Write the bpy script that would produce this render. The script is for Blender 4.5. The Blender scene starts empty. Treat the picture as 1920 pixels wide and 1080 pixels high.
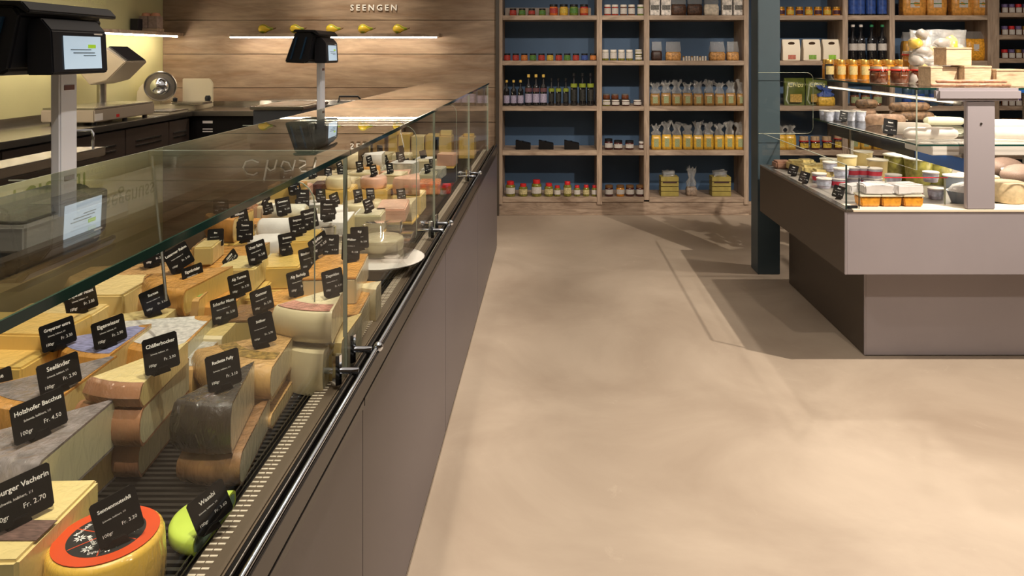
import bpy, bmesh, math, random
from mathutils import Vector, Matrix
R = math.radians
S = bpy.context.scene
C = S.collection
# ------------------------------------------------------------------ camera
F = 1400.0; VX, VY, H = 1031.0, 100.0, 1.4
cd = bpy.data.cameras.new('camera'); cam = bpy.data.objects.new('camera', cd); C.objects.link(cam)
cam.location = (0, 0, H); cam.rotation_euler = (R(90), 0, 0)
cd.sensor_width = 36; cd.lens = F/1920*36
cd.shift_x = -(VX-960)/1920; cd.shift_y = -(540-VY)/1920
cd.clip_start = .02; cd.clip_end = 60
S.camera = cam
# ------------------------------------------------------------------ world and exposure
w = bpy.data.worlds.new('world'); S.world = w; w.use_nodes = True
bg = w.node_tree.nodes['Background']; bg.inputs[0].default_value = (1.0, .86, .7, 1); bg.inputs[1].default_value = .25
vs = S.view_settings; vs.view_transform = 'Standard'; vs.look = 'None'; vs.gamma = 1; vs.use_curve_mapping = False
vs.exposure = 1.0
WARM = (1.0, .885, .75)
def area(name, loc, size, power, color=WARM, rot=(0, 0, 0), sy=None, spread=180):
    l = bpy.data.lights.new(name, 'AREA'); l.energy = power; l.color = color; l.size = size
    l.spread = R(spread)
    if sy: l.shape = 'RECTANGLE'; l.size_y = sy
    o = bpy.data.objects.new(name, l); o.location = loc; o.rotation_euler = rot; C.objects.link(o); return o
def spot(name, loc, target, power, angle=60, blend=.6, color=WARM, radius=.04):
    l = bpy.data.lights.new(name, 'SPOT'); l.energy = power; l.color = color; l.spot_size = R(angle); l.spot_blend = blend
    l.shadow_soft_size = radius
    o = bpy.data.objects.new(name, l); o.location = loc
    d = Vector(target)-Vector(loc); o.rotation_euler = d.to_track_quat('-Z', 'Y').to_euler(); C.objects.link(o); return o
CZ = 2.95
for i, y in enumerate((.75, 1.5, 2.3, 3.1, 3.9, 4.8)):           # track spots over the cheese counter
    spot('counter_spot', (-.25, y-.45, CZ-.12), (-.8, y, .75), 66, 48, .8, radius=.02)
spot('island_spot', (2.39, 2.58, 2.8), (1.5, 3.4, .3), 200, 96, .5, radius=.02)
spot('island_spot', (2.2, 4.6, 2.85), (2.0, 4.0, 1.0), 60, 75, .6)
spot('island_spot', (1.7, .7, 2.85), (2.0, 3.4, .35), 55, 46, .8)  # added on the camera side to brighten the silver front
for y, e, t in ((.7, 74, .8), (1.9, 78, 1.9), (3.2, 26, 3.3)):
    spot('aisle_spot', (-.62, y, CZ-.1), (.75, t, 0), e, 66, .9, radius=.05)
spot('aisle_spot', (2.0, .8, CZ-.1), (1.6, 1.6, 0), 60, 60, .9, radius=.05)
spot('aisle_spot', (-.1, 5.0, CZ-.1), (.0, 5.3, 0), 26, 45, .9, radius=.06)
spot('sign_spot', (-1.75, 5.85, CZ-.1), (-1.7, 6.5, 1.8), 48, 62, 1, color=(1, .88, .7))
spot('wall_spot', (-2.9, 3.4, CZ-.1), (-3.35, 4.0, 1.5), 34, 90, .9)
spot('wall_spot', (-2.9, 4.9, CZ-.1), (-3.35, 5.2, 1.5), 15, 70, .9)
spot('bench_spot', (-2.2, 4.4, CZ-.1), (-2.6, 5.2, .9), 22, 70, .9)
for x in (.0, .75, 1.35, 2.3, 2.9, 3.7):
    spot('shelf_spot', (x+.1, 3.7, CZ-.1), (x, 6.6, 1.0), 62, 44, .9)
area('ceiling_fill', (0, 2.8, CZ-.03), 5.5, 24, (1, .88, .76), sy=6.5)  # added ambient fill over the whole room, not a fixture
# ------------------------------------------------------------------ helpers
def P(px, py, Z):
    Y = F*(H-Z)/(py-VY); return ((px-VX)*Y/F, Y)
def PX(px, Y): return (px-VX)*Y/F
def PZ(py, Y): return H-(py-VY)*Y/F
def obj(name, bm, mat, parent=None, loc=None, rot=None, smooth=False):
    me = bpy.data.meshes.new(name)
    bm.normal_update()
    for f in bm.faces: f.smooth = True
    if smooth != True:
        for e in bm.edges:
            if len(e.link_faces) != 2 or e.calc_face_angle(0) > .62: e.smooth = False
    bm.to_mesh(me); bm.free()
    if mat is not None:
        for m in (mat if isinstance(mat, (list, tuple)) else [mat]): me.materials.append(m)
    return mobj(name, me, parent, loc, rot)
def mobj(name, me, parent=None, loc=None, rot=None):
    o = bpy.data.objects.new(name, me); C.objects.link(o)
    if parent is not None: o.parent = parent
    if loc is not None: o.location = loc
    if rot is not None: o.rotation_euler = rot
    return o
def thing(name, label, cat, loc=(0, 0, 0), rz=0, group=None):
    o = bpy.data.objects.new(name, None); C.objects.link(o); o.location = loc; o.rotation_euler = (0, 0, rz); o.empty_display_size = .02
    return tag(o, label, cat, group)
def tag(o, label, cat, group=None):
    o['label'] = label; o['category'] = cat
    if group: o['group'] = group
    return o
def struct(name, bm, mat, **k):
    o = obj(name, bm, mat, **k); o['kind'] = 'structure'; return o
def stuff(o): o['kind'] = 'stuff'; return o
def box(bm, x0, x1, y0, y1, z0, z1, bev=0, mi=0):
    M = Matrix.Translation(((x0+x1)/2, (y0+y1)/2, (z0+z1)/2)) @ Matrix.Diagonal((abs(x1-x0), abs(y1-y0), abs(z1-z0), 1))
    r = bmesh.ops.create_cube(bm, size=1, matrix=M)
    fs = {f for v in r['verts'] for f in v.link_faces}
    for f in fs: f.material_index = mi
    if bev:
        es = list({e for v in r['verts'] for e in v.link_edges})
        bmesh.ops.bevel(bm, geom=es, offset=bev, segments=2, affect='EDGES', clamp_overlap=True)
    return bm
def B(*a, **k):
    bm = bmesh.new(); return box(bm, *a, **k)
def lathe(bm, prof, n=20, cx=0, cy=0, z0=0):
    rings = []
    for r, z in prof:
        rings.append([bm.verts.new((cx+r*math.cos(2*math.pi*i/n), cy+r*math.sin(2*math.pi*i/n), z0+z)) for i in range(n)] if r > 1e-5 else [bm.verts.new((cx, cy, z0+z))])
    for a, b in zip(rings, rings[1:]):
        for i in range(n):
            j = (i+1) % n
            if len(a) == 1 and len(b) == 1: continue
            if len(a) == 1: bm.faces.new((a[0], b[j], b[i]))
            elif len(b) == 1: bm.faces.new((a[i], a[j], b[0]))
            else: bm.faces.new((a[i], a[j], b[j], b[i]))
    return bm
def L(prof, n=20, **k): return lathe(bmesh.new(), prof, n, **k)
def sector(prof, a0, a1, n):
    """closed profile (rho, z) swept from angle a0 to a1 about z"""
    bm = bmesh.new(); rings = []
    for i in range(n+1):
        a = a0+(a1-a0)*i/n; rings.append([bm.verts.new((r*math.cos(a), r*math.sin(a), z)) for r, z in prof])
    m = len(prof)
    for a, b in zip(rings, rings[1:]):
        for i in range(m):
            j = (i+1) % m
            if prof[i][0] < .0015 and prof[j][0] < .0015: continue
            bm.faces.new((a[i], b[i], b[j], a[j]))
    bm.faces.new(rings[0]); bm.faces.new(rings[-1][::-1])
    bmesh.ops.remove_doubles(bm, verts=bm.verts, dist=1e-5)
    bmesh.ops.recalc_face_normals(bm, faces=bm.faces)
    bmesh.ops.triangulate(bm, faces=[f for f in bm.faces if len(f.verts) > 4])
    return bm
def tube(bm, pts, r, n=8, cap=True):
    pts = [Vector(p) for p in pts]; rings = []
    for i, p in enumerate(pts):
        t = (pts[min(i+1, len(pts)-1)]-pts[max(i-1, 0)]).normalized()
        up = Vector((0, 0, 1)) if abs(t.z) < .9 else Vector((1, 0, 0))
        u = t.cross(up).normalized(); v = t.cross(u)
        rr = r[i] if isinstance(r, (list, tuple)) else r
        rings.append([bm.verts.new(p+u*rr*math.cos(2*math.pi*k/n)+v*rr*math.sin(2*math.pi*k/n)) for k in range(n)])
    for a, b in zip(rings, rings[1:]):
        for k in range(n): bm.faces.new((a[k], a[(k+1) % n], b[(k+1) % n], b[k]))
    if cap: bm.faces.new(rings[0][::-1]); bm.faces.new(rings[-1])
    return bm
def prism(pts, axis, a, b, bev=0):
    """extrude polygon pts along axis ('x','y','z') from a to b"""
    bm = bmesh.new()
    f = {'x': lambda p, t: (t, p[0], p[1]), 'y': lambda p, t: (p[0], t, p[1]), 'z': lambda p, t: (p[0], p[1], t)}[axis]
    A = [bm.verts.new(f(p, a)) for p in pts]; Bv = [bm.verts.new(f(p, b)) for p in pts]; n = len(pts)
    bm.faces.new(A); bm.faces.new(Bv[::-1])
    for i in range(n): bm.faces.new((A[i], Bv[i], Bv[(i+1) % n], A[(i+1) % n]))
    bmesh.ops.recalc_face_normals(bm, faces=bm.faces)
    if bev: bmesh.ops.bevel(bm, geom=list(bm.edges), offset=bev, segments=2, affect='EDGES', clamp_overlap=True)
    return bm
_tm = {}
def text_mesh(s, size=.01, bold=0, spacing=1.0, ext=.0002, align='CENTER', shear=0):
    k = (s, size, bold, spacing, ext, align, shear)
    if k not in _tm:
        c = bpy.data.curves.new('lettering', 'FONT'); c.body = s; c.size = size; c.offset = bold; c.space_character = spacing
        c.extrude = ext; c.resolution_u = 2; c.align_x = align; c.align_y = 'CENTER'; c.shear = shear; c.fill_mode = 'BOTH'
        o = bpy.data.objects.new('t', c); C.objects.link(o); bpy.context.view_layer.update()
        me = bpy.data.meshes.new_from_object(o.evaluated_get(bpy.context.evaluated_depsgraph_get()))
        bpy.data.objects.remove(o); bpy.data.curves.remove(c); me.name = 'lettering'; _tm[k] = me
    return _tm[k]
def text(s, mat, parent, loc, rot=(R(90), 0, 0), **k):
    me = text_mesh(s, **k)
    if not me.materials: me.materials.append(mat)
    return mobj('lettering', me, parent, loc, rot)
def dup(root, loc, rz=None, label=None, group=None, scale=None):
    r = root.copy(); C.objects.link(r); r.location = loc
    if rz is not None: r.rotation_euler = (0, 0, rz)
    if label: r['label'] = label
    if group: r['group'] = group
    if scale: r.scale = scale
    for ch in list(root.children):
        c = ch.copy(); C.objects.link(c); c.parent = r
        for g in ch.children:
            d = g.copy(); C.objects.link(d); d.parent = c
    return r
# ------------------------------------------------------------------ materials
def srgb(r, g, b):
    f = lambda c: (c/255/12.92) if c/255 <= .04045 else ((c/255+.055)/1.055)**2.4
    return (f(r), f(g), f(b))
MC = {}
def mat(name, col, rough=.5, metal=0, coat=0, coat_rough=.05, var=0, vscale=20, bump=0, bscale=60, wrap=0, emit=0, spec=.5, stretch=None, wd=.022):
    if name in MC: return MC[name]
    m = bpy.data.materials.new(name); m.use_nodes = True; nt = m.node_tree; p = nt.nodes['Principled BSDF']
    I = p.inputs
    I['Base Color'].default_value = (*col, 1); I['Roughness'].default_value = rough; I['Metallic'].default_value = metal
    I['Coat Weight'].default_value = coat; I['Coat Roughness'].default_value = coat_rough; I['Specular IOR Level'].default_value = spec
    if emit: I['Emission Color'].default_value = (*col, 1); I['Emission Strength'].default_value = emit
    if var or bump or wrap:
        tc = nt.nodes.new('ShaderNodeTexCoord'); mp = nt.nodes.new('ShaderNodeMapping'); nt.links.new(tc.outputs['Object'], mp.inputs[0])
        if stretch: mp.inputs['Scale'].default_value = stretch
    if var:
        n = nt.nodes.new('ShaderNodeTexNoise'); n.inputs['Scale'].default_value = vscale; n.inputs['Detail'].default_value = 6
        nt.links.new(mp.outputs[0], n.inputs['Vector'])
        mx = nt.nodes.new('ShaderNodeMix'); mx.data_type = 'RGBA'
        mr = nt.nodes.new('ShaderNodeMapRange'); mr.inputs[1].default_value = .3; mr.inputs[2].default_value = .7
        nt.links.new(n.outputs['Fac'], mr.inputs[0]); nt.links.new(mr.outputs[0], mx.inputs[0])
        mx.inputs[6].default_value = (*[c*(1-var) for c in col], 1); mx.inputs[7].default_value = (*[min(1, c*(1+var*.6)) for c in col], 1)
        nt.links.new(mx.outputs[2], I['Base Color'])
    if bump:
        n2 = nt.nodes.new('ShaderNodeTexNoise'); n2.inputs['Scale'].default_value = bscale; nt.links.new(mp.outputs[0], n2.inputs['Vector'])
        b = nt.nodes.new('ShaderNodeBump'); b.inputs['Strength'].default_value = bump; b.inputs['Distance'].default_value = .003
        nt.links.new(n2.outputs['Fac'], b.inputs['Height']); nt.links.new(b.outputs[0], I['Normal'])
    if wrap:   # crinkled cling film
        I['Coat Weight'].default_value = wrap; I['Coat Roughness'].default_value = .07
        n3 = nt.nodes.new('ShaderNodeTexNoise'); n3.inputs['Scale'].default_value = 42; n3.inputs['Detail'].default_value = 3; n3.inputs['Distortion'].default_value = .8
        mp3 = nt.nodes.new('ShaderNodeMapping'); mp3.inputs['Scale'].default_value = (1.3, 1.3, .6); nt.links.new(tc.outputs['Object'], mp3.inputs[0]); nt.links.new(mp3.outputs[0], n3.inputs['Vector'])
        b3 = nt.nodes.new('ShaderNodeBump'); b3.inputs['Strength'].default_value = 1; b3.inputs['Distance'].default_value = wd
        nt.links.new(n3.outputs['Fac'], b3.inputs['Height']); nt.links.new(b3.outputs[0], I['Coat Normal'])
    MC[name] = m; return m
def glass(name, tint=(1, 1, 1), refl=1.0, rough=0.0, body=0, pw=5, f0=.04):
    if name in MC: return MC[name]
    m = bpy.data.materials.new(name); m.use_nodes = True; nt = m.node_tree; nt.nodes.clear()
    N = nt.nodes.new; out = N('ShaderNodeOutputMaterial'); t = N('ShaderNodeBsdfTransparent'); t.inputs[0].default_value = (*tint, 1)
    g = N('ShaderNodeBsdfGlossy'); g.inputs['Roughness'].default_value = rough; g.inputs[0].default_value = (1, 1, 1, 1)
    geo = N('ShaderNodeNewGeometry'); d = N('ShaderNodeVectorMath'); d.operation = 'DOT_PRODUCT'
    nt.links.new(geo.outputs['Incoming'], d.inputs[0]); nt.links.new(geo.outputs['Normal'], d.inputs[1])
    def mth(op, a, b=None):
        x = N('ShaderNodeMath'); x.operation = op
        for i, v in enumerate((a, b)):
            if v is None: continue
            if isinstance(v, (int, float)): x.inputs[i].default_value = v
            else: nt.links.new(v, x.inputs[i])
        return x.outputs[0]
    a = mth('ABSOLUTE', d.outputs['Value']); a = mth('SUBTRACT', 1, a); a = mth('MAXIMUM', a, 0); a = mth('POWER', a, pw)
    a = mth('MULTIPLY', a, .96*refl); a = mth('ADD', a, f0*refl)
    mx = N('ShaderNodeMixShader'); nt.links.new(a, mx.inputs[0]); nt.links.new(t.outputs[0], mx.inputs[1]); nt.links.new(g.outputs[0], mx.inputs[2])
    last = mx.outputs[0]
    if body:
        df = N('ShaderNodeBsdfPrincipled'); df.inputs['Base Color'].default_value = (*tint, 1); df.inputs['Roughness'].default_value = .15
        m2 = N('ShaderNodeMixShader'); m2.inputs[0].default_value = body; nt.links.new(last, m2.inputs[1]); nt.links.new(df.outputs[0], m2.inputs[2]); last = m2.outputs[0]
        tc = N('ShaderNodeTexCoord'); n = N('ShaderNodeTexNoise'); n.inputs['Scale'].default_value = 45; n.inputs['Distortion'].default_value = 1.5
        nt.links.new(tc.outputs['Object'], n.inputs['Vector']); b = N('ShaderNodeBump'); b.inputs['Strength'].default_value = 1; b.inputs['Distance'].default_value = .01
        nt.links.new(n.outputs['Fac'], b.inputs['Height']); nt.links.new(b.outputs[0], df.inputs['Normal']); nt.links.new(b.outputs[0], g.inputs['Normal']); g.inputs['Roughness'].default_value = .12
    nt.links.new(last, out.inputs[0]); MC[name] = m; return m
def wood(name, c1, c2, axis='x', scale=1.0, rough=.55, dark=None):
    if name in MC: return MC[name]
    m = bpy.data.materials.new(name); m.use_nodes = True; nt = m.node_tree; p = nt.nodes['Principled BSDF']; N = nt.nodes.new; K = nt.links.new
    tc = N('ShaderNodeTexCoord'); mp = N('ShaderNodeMapping'); s = {'x': (.85, 5, 5), 'y': (6, .55, 7), 'z': (7, 7, .6)}[axis]
    mp.inputs['Scale'].default_value = [v*scale for v in s]; K(tc.outputs['Object'], mp.inputs[0])
    oi = N('ShaderNodeObjectInfo'); va = N('ShaderNodeVectorMath'); va.operation = 'ADD'; sc = N('ShaderNodeVectorMath'); sc.operation = 'SCALE'; sc.inputs['Scale'].default_value = 40
    K(oi.outputs['Random'], sc.inputs[0]); K(mp.outputs[0], va.inputs[0]); K(sc.outputs[0], va.inputs[1])
    n = N('ShaderNodeTexNoise'); n.inputs['Scale'].default_value = 1.6; n.inputs['Detail'].default_value = 8; n.inputs['Roughness'].default_value = .62; n.inputs['Distortion'].default_value = 1.5
    K(va.outputs[0], n.inputs['Vector'])
    n2 = N('ShaderNodeTexNoise'); n2.inputs['Scale'].default_value = 9; n2.inputs['Detail'].default_value = 5; K(va.outputs[0], n2.inputs['Vector'])
    cr = N('ShaderNodeValToRGB'); e = cr.color_ramp.elements; e[0].position = .3; e[1].position = .72
    d = dark or tuple(c*.55 for c in c1)
    e[0].color = (*d, 1); e[1].color = (*c2, 1); x = cr.color_ramp.elements.new(.48); x.color = (*c1, 1)
    K(n.outputs['Fac'], cr.inputs[0])
    mx = N('ShaderNodeMix'); mx.data_type = 'RGBA'; mx.blend_type = 'MULTIPLY'; mx.inputs[0].default_value = .35
    K(cr.outputs[0], mx.inputs[6]); g = N('ShaderNodeMapRange'); g.inputs[1].default_value = .35; g.inputs[2].default_value = .65; g.inputs[3].default_value = .55; g.inputs[4].default_value = 1.2
    K(n2.outputs['Fac'], g.inputs[0]); K(g.outputs[0], mx.inputs[7]); K(mx.outputs[2], p.inputs['Base Color'])
    b = N('ShaderNodeBump'); b.inputs['Strength'].default_value = .25; b.inputs['Distance'].default_value = .002; K(n2.outputs['Fac'], b.inputs['Height']); K(b.outputs[0], p.inputs['Normal'])
    p.inputs['Roughness'].default_value = rough; MC[name] = m; return m
WOODWALL = wood('wall_oak', srgb(150, 127, 106), srgb(176, 152, 128), 'x', .8, dark=srgb(134, 106, 82))
WOODX = wood('shelf_oak', srgb(160, 138, 118), srgb(190, 168, 146), 'x', 1.6, dark=srgb(120, 98, 80))
WOODZ = wood('upright_oak', srgb(160, 138, 118), srgb(190, 168, 146), 'z', 1.6, dark=srgb(120, 98, 80))
CRATE = wood('pale_plywood', srgb(214, 186, 152), srgb(232, 208, 176), 'x', 3, dark=srgb(180, 150, 118))
BLUE = mat('blue_backboard', srgb(66, 92, 122), .6, var=.1, vscale=3)
GREEN = mat('pale_green_paint', srgb(198, 193, 144), .7, var=.05, vscale=4)
PANEL = mat('grey_brown_lacquer', srgb(96, 89, 94), .38, var=.05, vscale=3)
PANEL2 = mat('silver_grey_lacquer', srgb(162, 154, 158), .36, var=.05, vscale=3)
DPANEL = mat('dark_brown_lacquer', srgb(70, 62, 54), .4)
COLUMN = mat('teal_grey_paint', srgb(60, 76, 84), .45, var=.08, vscale=6)
BLACK = mat('black_plastic', (.010, .011, .016), .38)
MBLACK = mat('matt_black', (.007, .006, .006), .5, spec=.2)
DARKM = mat('dark_metal', (.06, .052, .045), .35, .8)
STEEL = mat('brushed_steel', (.44, .42, .39), .27, 1, bump=.15, bscale=120, stretch=(1, 40, 1))
ALU = mat('aluminium', (.72, .75, .84), .35, 0)
CHROME = mat('chrome', (.75, .8, .88), .12, 1)
WHITE = mat('white_plastic', srgb(214, 208, 200), .4)
WARMW = mat('warm_white', srgb(235, 222, 200), .5)
PAPER = mat('white_paper', srgb(232, 226, 220), .6)
PRINT = mat('white_print', srgb(240, 236, 230), .6)
INK = mat('black_print', (.01, .01, .01), .6)
GL = glass('clear_glass', (.992, .997, .994), .85, pw=9, f0=.012)
GLT = glass('top_glass', (.93, .96, .94), 1.25)
GEDGE = mat('green_glass_edge', (.008, .05, .04), .08, coat=1)
FILM = glass('cellophane', (.93, .92, .9), 1.6, body=.10); CLEARF = glass('clear_bag_film', (.95, .95, .93), 1.8, body=.16)
LED = mat('warm_led', (1, .86, .66), emit=26)
# ------------------------------------------------------------------ shell
fl = mat('polished_concrete', srgb(182, 164, 142), .5, var=.0)
nt = fl.node_tree; p = nt.nodes['Principled BSDF']; N = nt.nodes.new; K = nt.links.new
tc = N('ShaderNodeTexCoord'); n = N('ShaderNodeTexNoise'); n.inputs['Scale'].default_value = 1.3; n.inputs['Detail'].default_value = 9; n.inputs['Roughness'].default_value = .6; n.inputs['Distortion'].default_value = .6
K(tc.outputs['Object'], n.inputs['Vector']); cr = N('ShaderNodeValToRGB'); e = cr.color_ramp.elements
e[0].position = .3; e[0].color = (*srgb(154, 137, 120), 1); e[1].position = .7; e[1].color = (*srgb(182, 166, 148), 1)
K(n.outputs['Fac'], cr.inputs[0])
mu = N('ShaderNodeTexNoise'); mu.inputs['Scale'].default_value = 2.2; mu.inputs['Detail'].default_value = 12; mu.inputs['Roughness'].default_value = .75; mu.inputs['Distortion'].default_value = 2.5; K(tc.outputs['Object'], mu.inputs['Vector'])
mr = N('ShaderNodeMapRange'); mr.inputs[1].default_value = .60; mr.inputs[2].default_value = .74; mr.inputs[3].default_value = 0; mr.inputs[4].default_value = .5; K(mu.outputs['Fac'], mr.inputs[0])
mx = N('ShaderNodeMix'); mx.data_type = 'RGBA'; K(mr.outputs[0], mx.inputs[0]); K(cr.outputs[0], mx.inputs[6]); mx.inputs[7].default_value = (*srgb(194, 178, 160), 1)
K(mx.outputs[2], p.inputs['Base Color'])
r2 = N('ShaderNodeMapRange'); r2.inputs[3].default_value = .42; r2.inputs[4].default_value = .6; K(n.outputs['Fac'], r2.inputs[0]); K(r2.outputs[0], p.inputs['Roughness'])
struct('floor', B(-3.4, 5.3, -2.6, 6.9, -.06, 0), fl)
CEIL = mat('ceiling_paint', srgb(120, 108, 96), .8)
struct('ceiling', B(-3.4, 5.3, -2.6, 6.9, 2.95, 3.0), CEIL)
WB = mat('plain_wall', srgb(150, 132, 112), .8)
struct('wall_front', B(-3.4, 5.3, -2.65, -2.6, 0, 2.95), WB)
struct('wall_right', B(5.25, 5.3, -2.6, 6.9, 0, 2.95), WB)
wl = struct('wall_left', B(-3.43, -3.37, -2.6, 6.9, 0, 2.95), GREEN)
wbk = struct('wall_back', B(-3.37, 5.25, 6.86, 6.9, 0, 2.95), WB)
# oak planks of the wood wall, x -3.37 .. -.47
lv = [0, .40, .80, 1.10, 1.392, 1.688, 1.98, 2.275, 2.57, 2.95]
for a, b in zip(lv, lv[1:]):
    m = B(-3.37, -.468, 6.5, 6.53, a+.002, b-.002, bev=.0025)
    obj('plank', m, WOODWALL, wbk)
obj('backing_board', B(-3.37, -.468, 6.53, 6.86, 0, 2.95), DARKM, wbk)
# wall lettering
OL = mat('olive_lettering', srgb(128, 138, 40), .7); PG = mat('pale_lettering', srgb(214, 212, 150), .7)
text('reiul dl', OL, wl, (-3.369, 5.05, 1.93), (R(90), 0, R(90)), size=.27, align='CENTER')
GW = ['Bergkäse  Raclette  Tilsiter', 'Sbrinz Emmentaler  Mutschli', 'Gruyère  Alpkäse  KÄSEREI', 'Rahm Butter  Milchkanne', 'Hofladen  Quark  Joghurt']
for i, s in enumerate(GW):
    text(s, PG, wl, (-3.369, 5.35, 1.72+i*.065), (R(90), 0, R(90)), size=.055)
    text(s[::-1] if 0 else s, PG, wl, (-3.369, 4.0, 1.72+i*.065), (R(90), 0, R(90)), size=.055)
text('Käsegenuss', mat('grey_green_lettering', srgb(150, 148, 92), .7), wl, (-3.369, 5.9, 2.14), (R(90), 0, R(90)), size=.2)
ws = tag(mobj('wall_sign', text_mesh('SEENGEN', .073, .001, 1.45, .004), None, (PX(701, 6.5), 6.494, PZ(15, 6.5)), (R(90), 0, 0)), 'white capital letters SEENGEN mounted on the oak plank wall', 'sign')
ws.data.materials.append(PRINT)
sg = thing('wall_sign', 'large white script lettering high on the oak wall, seen mirrored in the counter glass', 'sign', (PX(457, 6.5), 6.488, 1.915))
for st in ([(.11, .10), (.08, .12), (.03, .11), (.0, .06), (.02, .015), (.07, 0), (.12, .02)], [(.16, .16), (.19, .0)], [(.175, .05), (.21, .085), (.24, .07), (.26, .0)],
           [(.37, .08), (.32, .09), (.29, .05), (.31, .01), (.35, .02), (.38, .08), (.40, .0)], [(.49, .085), (.45, .09), (.43, .065), (.48, .035), (.48, .01), (.43, .0)], [(.54, .08), (.56, .0)], [(.31, .135), (.315, .138)], [(.365, .135), (.37, .138)], [(.535, .125), (.54, .128)]):
    obj('lettering', tube(bmesh.new(), [(x*1.13, 0, z*1.1) for x, z in st], .008, 6), PRINT, sg, smooth=True)
# wall shelves with LED strips
for (nm, lab, x0, x1, y0, y1, z, lx) in (('wall_shelf', 'long slim oak wall shelf with a glowing strip below the small gourds', PX(445, 6.5), PX(829, 6.5), 6.3, 6.5, PZ(68, 6.4), 'x'),
                                     ('wall_shelf', 'oak shelf with a light strip on the green wall carrying the paper bag dispenser', -3.37, -3.185, 2.2, 6.498, 1.555, 'y')):
    t = thing(nm, lab, 'shelf', ((x0+x1)/2, (y0+y1)/2, z)); dx = (x1-x0)/2; dy = (y1-y0)/2
    obj('board', B(-dx, dx, -dy, dy, -.005, .022, bev=.002), WOODX, t)
    o = obj('light_strip', B(-dx+.02, dx-.02, -dy+.005, -dy+.02, -.017, -.006) if lx == 'x' else B(dx-.02, dx-.005, -dy+.02, dy-.1, -.017, -.006), LED, t); o['label'] = 'glowing warm light strip'
#area('strip_light', ((PX(445, 6.5)+PX(829, 6.5))/2, 6.36, PZ(68, 6.4)-.03), 1.7, 4, (1, .84, .6), sy=.03)
#area('strip_light', (-3.23, 4.4, 1.52), .03, 11, (1, .9, .6), sy=4.1)
# kick trim and slim post by the wood wall
obj('trim_1', B(-.468, -.438, 6.43, 6.5, 0, 2.95), DPANEL)['kind'] = 'structure'
# ------------------------------------------------------------------ bookshelf wall
SY = 6.46; SD = .36
def sx(px): return PX(px, SY)
def sz(py): return PZ(py, SY)
VERT = [(931, 942), (1119, 1129), (1207.5, 1217.5), (1395, 1404), (1440, 1449), (1580, 1590), (1668, 1678), (1852, 1874), (2080, 2090)]
HOR = [(-56.5, -47.5), (28.7, 37.5), (113.7, 122.5), (199, 208), (282, 291.5), (370, 379)]
shelfunit = thing('wall_shelf_unit', 'tall oak shelf wall with dark blue back panels full of jars and bottles', 'shelf', (sx(1167), SY, 0))
ox = sx(1167)
def part(nm, x0, x1, y0, y1, z0, z1, m, parent=shelfunit, bev=.002, o=(ox, SY, 0), lab=None):
    q = obj(nm, B(x0-o[0], x1-o[0], y0-o[1], y1-o[1], z0-o[2], z1-o[2], bev=bev), m, parent)
    if lab: q['label'] = lab
    return q
for a, b in VERT:
    if a < 1404 or a > 1430: part('upright', sx(a), sx(b), SY, SY+SD, .13 if 1120 < a < 1210 else .09, 2.9, WOODZ)
secs = [(VERT[0][1], VERT[1][0]), (VERT[1][1], VERT[2][0]), (VERT[2][1], VERT[3][0]), (VERT[4][1], VERT[5][0]), (VERT[5][1], VERT[6][0]), (VERT[6][1], VERT[7][0])]
for a, b in secs:
    for u, v in HOR: part('shelf_board', sx(a)+.0005, sx(b)-.0005, SY+.001, SY+SD, sz(v), sz(u), WOODX)
    part('shelf_board', sx(a)+.0005, sx(b)-.0005, SY+.001, SY+SD, 2.5, 2.54, WOODX)
part('back_panel', sx(931), sx(2090), SY+SD, SY+SD+.015, .05, 2.9, BLUE, lab='dark blue back panel')
part('plinth', sx(931), sx(2090), SY+.012, SY+.04, 0, sz(379), WOODX)
part('edge_strip', sx(931)-.0, sx(1404), SY-.004, SY+.0115, 0, .012, WOODX)
GH = [(-58, -49), (-17, -8), (24, 32), (65.5, 74), (109.5, 118), (155, 163), (199, 207), (245, 253), (291, 299), (370, 379)]
for u, v in GH: part('shelf_board', sx(1874)+.0005, sx(2080), SY+.001, SY+SD, sz(v), sz(u), WOODX)
ROW = [sz(28.7), sz(113.7), sz(199), sz(282), sz(370)]
ORD = ['leftmost', 'second', 'third', 'fourth', 'fifth', 'sixth', 'seventh', 'eighth', 'ninth', 'tenth', 'eleventh', 'twelfth']
def ordn(i, n):
    if n == 1: return ''
    return ORD[0] if i == 0 else ('rightmost' if i == n-1 else ORD[i]+' from left')
_mp = {}
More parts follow.
